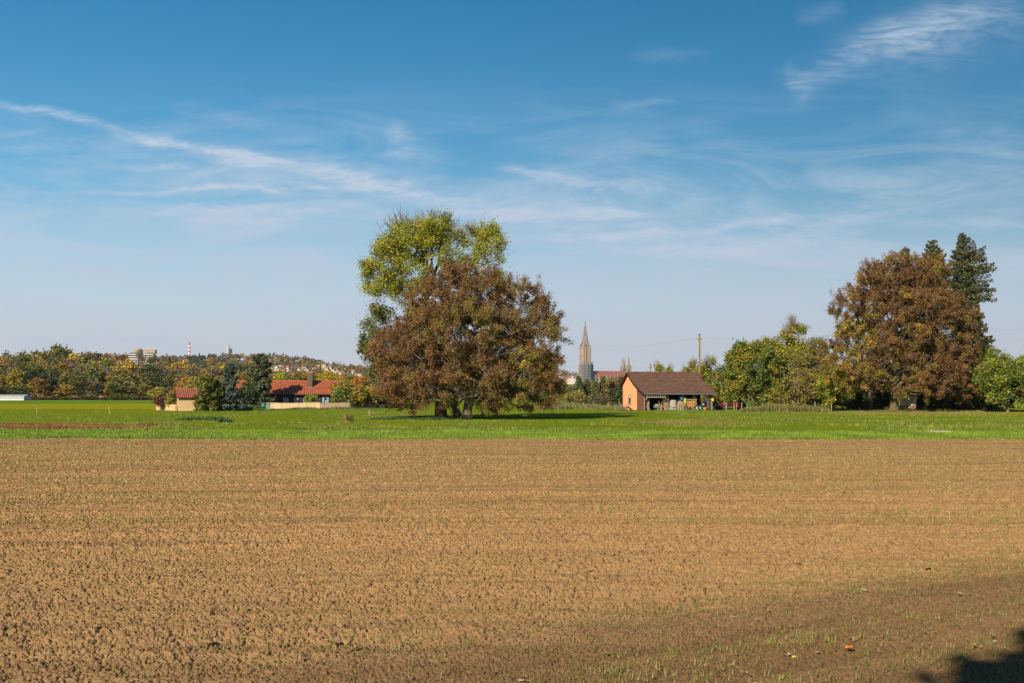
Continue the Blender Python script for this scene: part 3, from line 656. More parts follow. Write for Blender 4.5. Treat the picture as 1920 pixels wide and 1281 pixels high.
bushy('hazel_tree', 'small yellow green tree with leaning stems at the right edge', 'tree', 1890, 133, 682, 56, [(.12,.16,.014,3),(.20,.215,.018,2.2),(.075,.11,.014,2),(.28,.24,.03,.4)], 76, 46000, .25, ntr=330, low=.3, trunk_r=.16, lean=-.6,
      lobes=[(0,0,3.9,3.2,2.6,1.9,4),(-1.7,-.3,3.0,1.7,1.6,1.5,1.3),(1.9,0,3.3,1.9,1.8,1.9,1.4),(.8,0,4.6,1.9,1.6,1.3,1),(-.9,0,4.8,1.6,1.5,1.2,.8),(-2.6,0,3.6,1.0,1,1.3,.4)])
bushy('hazel_tree', 'green tree half hidden between the copper tree and the right edge tree', 'tree', 1846, 142, 655, 40, MAP[:2]+[(.16,.16,.02,1)], 77, 22000, .3, ntr=220)
bushy('hazel_tree', 'yellow green shrub cut by the right edge of the view', 'shrub', 1945, 140, 676, 36, YGR, 78, 9000, .3, ntr=140)
# dark undergrowth in the shade behind the copper tree
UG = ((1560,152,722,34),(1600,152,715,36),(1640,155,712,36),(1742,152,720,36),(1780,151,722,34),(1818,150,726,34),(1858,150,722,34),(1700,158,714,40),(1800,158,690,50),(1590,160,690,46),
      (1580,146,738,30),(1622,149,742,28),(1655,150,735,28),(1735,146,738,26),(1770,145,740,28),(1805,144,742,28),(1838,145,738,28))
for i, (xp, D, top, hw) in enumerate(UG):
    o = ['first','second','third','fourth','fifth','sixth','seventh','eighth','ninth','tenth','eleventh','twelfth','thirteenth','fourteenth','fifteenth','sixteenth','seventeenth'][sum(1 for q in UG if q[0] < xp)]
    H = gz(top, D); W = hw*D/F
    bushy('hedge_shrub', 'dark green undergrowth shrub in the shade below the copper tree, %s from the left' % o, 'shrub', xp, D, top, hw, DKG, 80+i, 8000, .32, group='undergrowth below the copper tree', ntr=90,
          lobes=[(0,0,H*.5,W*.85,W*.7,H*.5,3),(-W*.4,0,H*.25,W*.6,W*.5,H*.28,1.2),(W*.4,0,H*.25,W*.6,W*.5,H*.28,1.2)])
# behind the shed and pole
for i, (xp, D, top, hw, pal, lab, br) in enumerate((
   (1330,166,672,30,YGR,'airy yellow green tree right behind the tall wooden pole',60),
   (1300,172,676,22,OLV,'loose olive tree whose top shows left of the wooden pole',40),
   (1360,170,700,30,YGR,'yellow green tree between the pole and the dense maple',0),
   (1345,158,716,26,MAP,'green shrub overhanging the right end of the shed',0),
   (1232,178,684,18,YGR,'spiky yellow green bush above the left part of the shed roof',30),
   (1256,178,688,16,YGR,'small bush above the shed roof, second from the left',20),
   (1282,180,690,14,OLV,'lowest bush tip showing above the shed roof',10),
   (1156,190,704,24,[(.20,.14,.03,3),(.12,.08,.04,2)],'ochre brown bush touching the left edge of the shed',0),
   (1160,168,730,16,DKG,'dark green shrub pressed against the shed gable',0),
   (1060,200,745,16,YGR+BRN,'low yellow and brown shrub under the right edge of the big round tree',0),
   (1085,210,735,18,OLV,'olive scrub in front of the small conifers',0),
   (1130,205,742,24,BRN,'brown bramble scrub at the foot of the small conifers',0),
   (1045,260,715,24,BRN+OLV,'distant brown trees showing just right of the big round tree',0))):
    bushy('bush' if top > 690 else 'young_tree', lab, 'shrub' if top > 690 else 'tree', xp, D, top, hw, pal, 120+i, 5500 if hw > 20 else 3200, .26, ntr=110, bare=br, bareh=12)
PINE = [(.07,.09,.03),(.09,.11,.035),(.12,.13,.042)]
for i, (xp, top, lab) in enumerate(((1085,705,'broad dark conifer left in the row below the cathedral'),(1103,712,'slim conifer second in the row below the cathedral'),(1117,716,'conifer third in the row below the cathedral'),(1132,706,'pointed conifer right in the row below the cathedral'),(1145,722,'smallest conifer ending the row below the cathedral'))):
    D = 225.; H = gz(top, D); spruce('conifer', lab, (gx(xp, D), D+2*(i % 2), 0), H, lambda t, a, H=H: H*.36*(1-t)**.8+.15, 140+i, PINE, 22, .2, .03, group='row of conifers below the cathedral', lsize=.6, dens=1.2, droop=.2)

# ------------------------------------------------------------------ conifers in front of the garden wall
THU = [(.075,.095,.010),(.11,.12,.012),(.145,.14,.016),(.05,.07,.010)]
BLU = [(.055,.083,.064),(.078,.11,.085),(.042,.066,.048),(.11,.14,.11)]
DKS = [(.052,.074,.034),(.075,.095,.042),(.10,.11,.05),(.038,.055,.026)]
def conif(name, label, xp, D, top, hw, pal, seed, sh=.75, ls=.3, dens=1.7, n=None, base=0.0, droop=.12):
    H = gz(top, D); W = hw*D/F
    return spruce(name, label, (gx(xp, D), D, 0), H, lambda t, a: W*(1-t)**sh*(.85 if t < .12 else 1)*(1+.12*math.sin(3*a+9*t)), seed, pal, n or int(H/.26), .2, .02+base, lsize=ls, dens=dens, droop=droop, asp=.55)
conif('thuja', 'olive green thuja, the pointed one right beside the stone hut', 386, 141.5, 706, 29, THU, 151, .42, .30, 4.0)
conif('thuja', 'lower olive green thuja leaning against the blue spruce', 405, 142.5, 711, 25, THU, 152, .42, .30, 4.0)
conif('blue_spruce', 'blue grey spruce between the thujas and the dark spruce', 433, 143, 680, 30, BLU, 153, .62, .34, 3.2)
conif('spruce', 'tallest dark green spruce standing before the left part of the house', 487, 166, 664, 31, DKS, 154, .42, .38, 3.2, base=.12)
bushy('bush', 'dark branches filling the gap between the blue and the dark spruce', 'shrub', 463, 158, 722, 16, DKG, 155, 5000, .3, ntr=80)

# ------------------------------------------------------------------ garden shrubs round the house
GLD = [(.42,.30,.02,3),(.33,.25,.03,2),(.2,.18,.02,1)]
OCH = [(.34,.22,.022,3),(.25,.19,.02,2),(.16,.15,.02,1.5),(.40,.21,.02,1)]
for i, (nm, xp, D, top, hw, pal, lab) in enumerate((
  ('golden_tree',620,196,699,26,GLD,'bright golden round tree behind the right end of the red roof'),
  ('golden_tree',600,200,704,14,OCH,'orange edge of a tree beside the chimney of the dark house'),
  ('bush',640,172,716,20,OCH,'ochre bush behind the right end of the house'),
  ('bush',638,165,733,15,MAP,'dark green bush hugging the right corner of the house'),
  ('bush',662,166,730,20,OCH,'ochre hedge bush hanging over the wall, left one'),
  ('bush',684,168,732,20,YGR+OCH,'yellow olive hedge bush hanging over the wall, middle one'),
  ('bush',708,172,728,22,OLV,'olive bush where the wall meets the big round tree'),
  ('golden_tree',676,230,706,20,[(.40,.17,.02,3),(.3,.15,.03,1)],'orange tree between the golden tree and the big round tree'),
  ('bush',524,200,702,14,[(.36,.36,.03,3),(.25,.26,.03,1)],'lime yellow tree top above the left part of the red roof'),
  ('bush',346,182,711,17,[(.36,.19,.02,3),(.28,.17,.03,1)],'orange bush behind the stone hut roof on the left'),
  ('bush',364,180,713,14,[(.28,.25,.05,3),(.2,.2,.05,1)],'pale yellow bush behind the stone hut roof on the right'),
  ('bush',302,147,750,8,[(.14,.05,.03,3),(.1,.06,.03,1)],'dark red bush over the low wall left of the hut'),
  ('bush',323,146,741,5,[(.22,.2,.03,3),(.1,.12,.02,1)],'narrow yellow green shrub at the corner of the stone hut'),
  ('bush',724,176,735,20,OCH,'ochre bush half behind the left side of the big round tree'))):
    bushy(nm, lab, 'tree' if 'tree' in nm else 'shrub', xp, D, top, hw, pal, 170+i, 5200 if hw > 12 else 1600, .28 if hw > 12 else .2, ntr=100, clump=.35)
# ------------------------------------------------------------------ the wood across the fields on the left
def ordw(n):
    a = ['','first','second','third','fourth','fifth','sixth','seventh','eighth','ninth','tenth','eleventh','twelfth','thirteenth','fourteenth','fifteenth','sixteenth','seventeenth','eighteenth','nineteenth']
    if n < 20: return a[n]
    t = {2:'twenty',3:'thirty',4:'forty',5:'fifty'}[n//10]
    return (t+'-'+a[n % 10]) if n % 10 else {2:'twentieth',3:'thirtieth',4:'fortieth',5:'fiftieth'}[n//10]
VAR = [(1,1,1,4),(.82,.85,.85,2),(1.2,1.15,1.0,1.5),(.65,.72,.75,1)]
far_templates = []
def ftemp(kind, lobes, nl, ls, seed, ntr=120, bark='bark', bare=0, **kw):
    t = make_tree('far_tree', 'x', 'tree', (0,0,0), [(0,0,0),(.1,0,1.5),(.15,.1,3),(.1,.1,4.6),(0,0,6)], .22, lobes, ntr, nl, ls, VAR, seed, twig=1.0, ntwig=3, clump=.5,
                  spread=.35, tipmin=.03, bark=bark, bare=bare, bare_blobs=[(0,0,9.6,2,2,.8,1)] if bare else None, upbias=.0, asp=.7, **kw)
    far_templates.append([kind, t, False]); return t
ftemp('round', [(0,0,6.3,2.9,2.9,3.2,5),(1.6,.3,5,1.8,1.8,2,1),(-1.7,-.4,5.2,1.7,1.8,2,1),(.3,-.5,8.3,1.7,1.6,1.3,.7),(-.5,-1,3,2.2,2,1.9,1)], 3400, .5, 201)
ftemp('round', [(-.5,0,6.6,2.4,2.6,3,4),(1.5,.3,6,1.9,1.8,2.6,2),(-1.7,-.4,4.2,1.6,1.8,2.3,1.3),(1.2,-.5,3.2,2,1.9,1.9,1)], 3400, .5, 202)
ftemp('tall', [(0,0,6.2,2.0,2.0,3.6,4),(.8,.3,8.2,1.2,1.3,1.5,.8),(-1,0,5,1.5,1.4,2.4,1),(.3,0,3.2,1.6,1.7,2.2,1)], 3000, .48, 203)
ftemp('tall', [(.3,0,7,1.7,1.8,2.9,3),(-.9,.3,6.2,1.3,1.5,2.5,1.3),(.9,-.3,4,1.6,1.6,2.2,1.2),(-.4,0,2.8,1.5,1.7,1.9,.7)], 3000, .48, 204)
ftemp('bare', [(0,0,6.5,2.5,2.5,3.2,4),(1.2,.3,5,1.8,1.8,2,1),(-1.5,-.4,5.5,1.7,1.8,2,1)], 950, .5, 205, ntr=240, bark='bark_pale', bare=40)
ftemp('low', [(0,0,5,4.2,3.6,4.6,4),(2.2,.3,4,2.4,2.2,3,1),(-2.4,-.4,4,2.2,2.2,3.4,1),(0,-1.5,3,3,2,2.6,1)], 3200, .68, 206)
_s = spruce('far_tree', 'x', (0,0,0), 10, lambda t, a: 2.6*(1-t)**.75+.1, 207, [(1,1,1),(.75,.8,.75),(1.3,1.25,1.1)], 24, .2, .03, lsize=.7, dens=1.0, droop=.25, asp=.5)
far_templates.append(['spruce', _s, False])
CN = {'olive':(.165,.155,.026),'dark green':(.075,.10,.030),'ochre':(.29,.205,.026),'golden':(.42,.29,.024),'rust brown':(.24,.125,.045),'grey brown':(.22,.165,.09),'moss green':(.13,.155,.026),'orange':(.40,.18,.03)}
def far_tree(kind, cname, x, D, H, wid, label, group, rg, z=0.0, cat='tree'):
    cs = [t for t in far_templates if t[0] == kind]; t = cs[rg.integers(len(cs))]
    r = t[1] if not t[2] else copy_tree(t[1]); first = not t[2]; t[2] = True
    r.location = (x, D, z); r.rotation_euler = (0, 0, rg.random()*6.28)
    sx = wid/6.2; r.scale = (sx, sx, H/(9.8 if kind != 'low' else 9.2))
    r.name = {'spruce':'spruce','low':'bush'}.get(kind, 'forest_tree'); tag(r, label, cat, group)
    c = .88*np.array(CN[cname])*(1+.25*(rg.random(3)-.5))*(1+.3*(rg.random()-.5))
    for ch in r.children:
        if ch.name.startswith('crown'): ch.color = (c[0], c[1], c[2], 1)
    return r
rg = np.random.default_rng(99)
# names for the rows; (D, spacing px, top(x), x range, colour weights)
ROWS = [
 ("in the far wood's low front row", 398, 23, lambda x: 722+7*math.sin(x*.07)-(6 if 60<x<260 else 0), (-30, 300), {'olive':3,'moss green':2,'dark green':2.5,'ochre':1.6,'golden':.7,'grey brown':1}, ('low','round','tall')),
 ("in the far wood's second row", 425, 21, lambda x: (694 if x < 300 else 706 if x < 490 else 712)+6*math.sin(x*.11), (-40, 700), {'olive':3.4,'moss green':2,'dark green':2.6,'ochre':2.2,'golden':.8,'grey brown':1.6,'rust brown':.7}, ('round','tall','tall','bare')),
 ("in the far wood's third row", 458, 23, lambda x: (683 if x < 300 else 694 if x < 480 else 708)+4*math.sin(x*.13+1), (-40, 720), {'olive':3.2,'moss green':1.5,'dark green':1.5,'ochre':2.4,'golden':1,'grey brown':2,'rust brown':.6}, ('round','tall','bare')),
 ("in the far wood's fourth row", 505, 25, lambda x: (672 if x < 240 else 684 if x < 470 else 705)+4*(x<480)+2*math.sin(x*.09+2), (-40, 730), {'olive':2.8,'dark green':1.2,'ochre':2.8,'golden':1.7,'grey brown':1.6,'rust brown':1.0,'orange':.4}, ('round','tall','round','bare')),
 ("in the far wood's tall back row", 565, 27, lambda x: (660 if x < 190 else 668 if x < 250 else 684 if x < 330 else 686 if x < 460 else 702)+3*math.sin(x*.05+.6), (-40, 740), {'olive':2.5,'dark green':2.2,'ochre':2.6,'golden':1.3,'rust brown':1.6,'orange':.5}, ('round','round','tall')),
]
for rn, D, sp, topf, (xa, xb), cw, kinds in ROWS:
    x = xa+rg.random()*sp; names = list(cw); ws = np.array([cw[k] for k in names]); ws /= ws.sum(); n = 0
    while x < xb:
        n += 1; k = kinds[rg.integers(len(kinds))]; c = names[rg.choice(len(names), p=ws)]
        if rg.random() < .1 and D < 520: k, c = 'spruce', 'dark green'
        Dd = D+rg.normal()*7; H = gz(topf(x)+rg.normal()*3.5, Dd); wid = sp*Dd/F*(1.75+.5*rg.random())*(1.15 if k == 'low' else .8 if k == 'spruce' else 1)
        far_tree(k, c, gx(x, Dd), Dd, H, wid, '%s %s %s, %s from the left' % (c, {'round':'round tree','tall':'slender tree','bare':'half bare tree','low':'bush','spruce':'pointed spruce'}[k], rn, ordw(n)), 'trees of the wood beyond the fields', rg)
        x += sp*(.75+.5*rg.random())
# low bushes continuing behind the house, hut and hedge
n = 0; x = 296.
while x < 720:
    n += 1; Dd = 330+rg.normal()*15; c = ['ochre','olive','moss green','grey brown','rust brown','golden'][rg.integers(6)]
    far_tree(['low','round','tall'][rg.integers(3)], c, gx(x, Dd), Dd, gz((724 if x < 520 else 719)+rg.normal()*5, Dd), 5.2, '%s bush or small tree behind the garden, %s from the hut rightwards' % (c, ordw(n)), 'small trees behind the garden', rg, cat='tree'); x += 24
for i in range(14):        # the trees seen past the right edge of the big tree and behind the cathedral conifers
    xp = 1042+i*12.5; Dd = 480+rg.normal()*30; c = ['grey brown','rust brown','ochre','olive'][rg.integers(4)]
    far_tree(['round','tall','bare'][i % 3], c, gx(xp, Dd), Dd, gz((723 if xp < 1080 else 716)+rg.normal()*3, Dd), 6.5, '%s tree below the cathedral, %s from the big round tree rightwards' % (c, ordw(i+1)), 'far trees below the cathedral', rg)
n = 0; x = 1190.
while x < 1980:
    n += 1; Dd = 330+rg.normal()*20; c = ['ochre','olive','moss green','grey brown'][rg.integers(4)]
    far_tree(['low','round','tall'][rg.integers(3)], c, gx(x, Dd), Dd, gz((703 if x < 1370 else 690)+rg.normal()*4, Dd), 7, '%s far tree behind the shed and right hand trees, %s from the shed' % (c, ordw(n)), 'far trees behind the right hand group', rg); x += 30
# clipped hedge along the far field, with bushes in it
n = 0; x = -20.
while x < 296:
    n += 1; Dd = 384+rg.normal()*2; c = ['dark green','olive','rust brown','moss green'][rg.integers(4)]
    far_tree('low', c, gx(x, Dd), Dd, gz(744+rg.normal()*1.2, Dd), 4.2, '%s stretch of low hedge along the far field, %s from the left' % (c, ordw(n)), 'low hedge along the far field', rg, cat='hedge'); x += 15

# ------------------------------------------------------------------ wooded hills (one mass) and single trees on them
def hill_at(xp, D): X = gx(xp, D); return float(hill_z(np.array([X]), np.array([D]))[0])
def visible_D(xp, py, Ds=None):
    for D in np.arange(900, 4900, 10.):
        if hill_at(xp, D) >= gz(py, D): return D
    return None
HOUSES = [(524,692,'white','flat',17,6),(536,694,'cream','gable',11,6),(551,697,'cream','gable',9,5),(561,695,'white','gable',7,5),(572,693,'pink','gable',9,6),(579,697,'white','gable',8,5),
  (594,690,'pink','block',14,8),(606,690,'yellow','block',8,9),(613,695,'cream','gable',8,6),(620,692,'white','gable',10,7),(627,697,'white','gable',9,6),(634,692,'cream','gable',9,6),(641,689,'yellow','gable',8,6),(648,693,'pink','gable',10,6),
  (654,689,'white','gable',8,6),(657,698,'cream','gable',9,5),(664,696,'white','gable',8,5),(670,692,'yellow','gable',8,6),(675,695,'white','block',12,8),(684,697,'cream','block',9,7),(692,694,'pink','gable',9,6),(639,697,'white','gable',9,5),(646,700,'white','gable',9,5)]
hpos = []
def make_house(kind, wallm, W, H, label, group, loc, rz):
    r = empty('house', loc, rz, label, 'house', group); d = W*.75
    MB().box((0,0,H/2-2), (W, d, H+4)).build('wall', wallm, r)
    if kind == 'gable':
        MB().prism([(-d/2-.5,H-.2),(0,H+d*.42),(d/2+.5,H-.2)], 0, -W/2-.4, W/2+.4).build('roof', M['roof_far'], r)
    else:
        MB().prism([(-d/2-.4,H),(0,H+1.6),(d/2+.4,H)], 0, -W/2-.4, W/2+.4).build('roof', M['roof_far'] if kind == 'block' else M['concrete'], r)
    wi = MB(); nf = max(1, int(H/2.9))
    for f in range(nf):
        for k in range(int(W/2.6)): wi.box((-W/2+1.6+k*2.6, -d/2-.02, 1.7+f*2.8), (1.1, .1, 1.4))
    wi.build('windows', M['glass'], r); return r
for i, (xp, py, c, kind, W, H) in enumerate(HOUSES):
    D = visible_D(xp, py+3) or 1500; X = gx(xp, D); hpos.append((X, D, W)); z = hill_at(xp, D)
    shape = {'flat':'long flat house','gable':'gabled house','block':'apartment block'}[kind]
    make_house(kind, M[{'white':'white','cream':'cream','pink':'pinkish','yellow':'yellow_r'}[c]], W*.82, H*.85, '%s %s on the far hillside, %s of the town houses from the left' % (c, shape, ordw(i+1)), 'town houses on the far hillside', (X, D, z), rng.normal()*.5-.25)
for i, (xp, py, W) in enumerate(((1050,703,16),(1062,713,18),(1068,709,12),(1075,713,14))):
    D = 2300+60*i; X = gx(xp, D); make_house('gable', M['cream' if i % 2 else 'white'], W, 9, '%s far house between the big round tree and the cathedral, %s from the left' % ('cream' if i % 2 else 'white', ordw(i+1)), 'far houses left of the cathedral', (X, D, gz(py+4, D)), .3)
def hill_wood():
    g = np.random.default_rng(5); N = 5200
    u = g.uniform(-.62, .62, N); t = g.random(N)**.8; up = u*F+960; h, Dr, D0 = ridge(up); D = D0+120+(Dr+120-D0-120)*t
    keep = (up < 780) | ((up > 1030)); u, D, up = u[keep], D[keep], up[keep]; X = u*D
    # clearings round the houses
    ok = np.ones(len(X), bool)
    for hx, hd, hw in hpos: ok &= ~((np.abs(X/D-hx/hd) < (hw*.6+3)/hd) & (D > hd-70) & (D < hd+20))
    ok &= ~((np.abs(up-267) < 30) & (D > 1150) & (D < 1450)); ok &= ~((up>1042)&(up<1084)&(D>2000)&(D<2700)&(vnoise(X*.03, D*.01, 3) < .3))
    X, D, up = X[ok], D[ok], up[ok]; Z = hill_z(X, D); n = len(X)
    H = (9+7*g.random(n))*np.where(D > 2600, 1.3, 1); W = (3.6+2.0*g.random(n))*np.where(D > 2600, 1.6, 1)
    con = vnoise(X*.012+3, D*.006, 77) > .82; con |= (np.abs(up-385) < 38) & (D > 1500) & (D < 2000); con |= (D > 3900)&(up > 800)&(g.random(n) < .55)
    W = np.where(con, W*.6, W)
    k = 34; pal = np.array([(.15,.105,.03),(.20,.12,.035),(.16,.085,.04),(.11,.10,.03),(.24,.16,.03),(.13,.09,.05),(.075,.09,.03)]); dk = np.array([(.035,.055,.03),(.05,.07,.035)])
    nv = vnoise(X*.01, D*.01, 12); pi_ = np.clip((nv*.5+g.random(n)*.6)*len(pal)*.9, 0, len(pal)-1).astype(int)
    col = np.where(con[:, None], dk[g.integers(0, 2, n)], pal[pi_])*(1+.5*(g.random((n, 1))-.5))
    d = g.normal(size=(n, k, 3)); d /= np.linalg.norm(d, axis=2)[..., None]; d[..., 2] = np.abs(d[..., 2])*1.3-.35; r = (.6+.45*g.random((n, k, 1)))
    zz = Z[:, None]+H[:, None]*(.55+.42*d[..., 2]*r[..., 0]); taper = np.where(con[:, None], np.clip(1.15-(zz-Z[:, None])/H[:, None], .1, 1), 1)
    C = np.stack([X[:, None]+W[:, None]*d[..., 0]*r[..., 0]*taper, D[:, None]+W[:, None]*d[..., 1]*r[..., 0]*taper, zz], -1).reshape(-1, 3)
    V, Fc = rhombs(C, 2.7, g, .75); c = np.repeat(col, k, axis=0)*(1+.45*(g.random((n*k, 1))-.5))
    tag(mesh_np('hillside_wood', V, Fc, M['leaf'], col=np.repeat(c, 4, axis=0)), 'autumn coloured wood covering the far hills', 'wood', None, 'stuff')
hill_wood()
HT = [(318,668,'spruce','dark green','dark pine on the hill left of the striped chimney',14,9,1300),(365,676,'round','dark green','dark round tree below the striped chimney',12,8,1250),(380,676,'round','dark green','second dark round tree right of the one below the chimney',12,8,1260),
      (397,670,'round','golden','golden round tree on the hill between the chimney and the dark tower',14,12,1300),(460,681,'round','rust brown','dark purple brown tree left of the tall spruce top',10,9,1150),(502,668,'spruce','dark green','pointed conifer on the skyline right of the tall spruce',15,6,1700),
      (511,668,'spruce','dark green','second pointed conifer on the skyline right of the tall spruce',15,6,1720),(526,666,'round','dark green','dark tree standing out on the hill skyline above the white house',14,9,1900),
      (262,655,'bare','olive','thin tree standing above the white stepped building',16,8,1290),(284,668,'round','olive','tree before the right wing of the white stepped building',12,11,1240)]
for xp, py, k, c, lab, H, W, D in HT:
    z = gz(py, D)-H; far_tree(k, c, gx(xp, D), D, H, W, lab, None, rg, z=z)
def far_big():   # long building with stepped white floors on the hill
    D = 1330.; X = gx(267, D); s = D/F; zb = gz(684, D); r = empty('hospital_building', (X, D, zb), .12, 'large white building with stepped floors on the hill among the trees', 'building')
    fl = MB(); gl = MB()
    for k in range(5):
        z = k*4.4*s*1.0; 
        for sx, w_ in ((-14.5, 19), (15.5, 15)):
            fl.box(((sx)*s, -2+k*.9, z+1.5*s), (w_*s-k*.4, 16, 2.2*s)); gl.box(((sx)*s, -1.4+k*.9, z+3.6*s), (w_*s-k*.4-1.5, 14.5, 2.2*s))
    fl.build('floors', M['concrete'], r); gl.build('windows', M['glass'], r)
    MB().box((-9.5*s, 6, 25*s), (13*s, 12, 8*s)).box((12*s, 9, 25*s), (20*s, 12, 7*s)).build('upper_storey', M['tan'], r)
far_big()
def red_house():
    D = 1180.; make_house('gable', M['white'], 9, 5, 'small white house with a pointed red roof left of the stepped building', None, (gx(224, D), D, gz(682, D)), .9)
red_house()
def stripes(name, xp, ptop, pbot, D, wpx, label):
    r = empty(name, (gx(xp, D), D, gz(pbot, D)), 0, label, 'chimney'); H = gz(ptop, D)-gz(pbot, D); rr = wpx*D/F/2; n = 9
    for i in range(n):
        t0, t1 = i/n, (i+1)/n; MB().lathe([(rr*(1.15-.25*t0), H*t0), (rr*(1.15-.25*t1), H*t1-.02)], 14).build('red_band' if i % 2 == 0 else 'white_band', M['red'] if i % 2 == 0 else M['white'], r)
    MB().lathe([(rr*.6, H), (rr*.6, H+1.5*D/F)], 10).build('rim', M['dark'], r)
stripes('factory_chimney', 355, 643.5, 675, 2250., 3.4, 'tall red and white striped chimney on the hill skyline')
def tower():
    D = 2250.; s = D/F; r = empty('lattice_tower', (gx(430, D), D, gz(676, D)), 0, 'slim tower of pale and dark panels on the hill skyline', 'tower')
    MB().box((-2.2*s,0,13.5*s), (2.6*s, 6, 27*s)).build('pale_shaft', M['concrete'], r); MB().box((1.8*s,0,11*s), (4.9*s, 9, 22*s)).build('dark_shaft', M['tower_dark'], r)
    MB().tube([(0,0,26*s),(0,0,31*s)], .5).box((-.6*s,0,27*s),(2.4*s,3,.8*s)).build('mast', M['metal'], r)
tower()
def greenhouse():
    D = 372.; s = D/F; X = gx(22, D); L = 60*s; r = empty('greenhouse', (X, D, 0), 0, 'long low white greenhouse at the left edge behind the fields', 'greenhouse')
    H = gz(741.5, D); p = [(-3,0),(-3,H*.75),(0,H+.25),(3,H*.75),(3,0)]
    MB().prism(p, 0, -L/2, L/2).build('panes', M['gh_glass'], r); f = MB()
    for k in range(31):
        x = -L/2+k*L/30; f.box((x,-3.04,H*.38),(.07,.07,H*.75)); f.beam((x,-3.03,H*.75),(x,0,H+.3),.07)
    f.box((0,-3.05,H*.75),(L,.1,.1)); f.box((0,-3.05,.15),(L,.1,.3)); f.build('frame', M['white'], r)
    for i, (xp, w_, lab, m_) in enumerate(((138,7,'white van roof showing over the far hedge','white'),(190,4,'small pale hut roof above the hedge','white'),(257,8,'low red roofed hut behind the far hedge','tile_red'),(289,5,'white flat roofed hut at the hedge end beside the garden','white'),(195,3,'dark red garden hut in front of the wood','car_red'))):
        D2 = 392.; q = empty('garden_hut', (gx(xp+ (0 if i != 4 else 2), D2), D2, 0), .1*i, lab, 'hut'); s2 = D2/F; h = gz(746 if i != 4 else 738, D2); W = w_*s2*1.6
        MB().box((0,0,h/2),(W,2.4,h)).build('wall', M['cream'] if i != 4 else M['car_red'], q); MB().prism([(-1.5,h),(0,h+.5),(1.5,h)],0,-W/2-.2,W/2+.2).build('roof', M[m_], q)
        if i != 4: MB().box((0,-1.23,h*.45),(.8,.06,h*.7)).build('door', M['wood_old'], q)
M['gh_glass'] = mat('greenhouse_panes', (.40,.43,.45), (.30,.34,.37), .5, .3, spec=.5)
greenhouse()

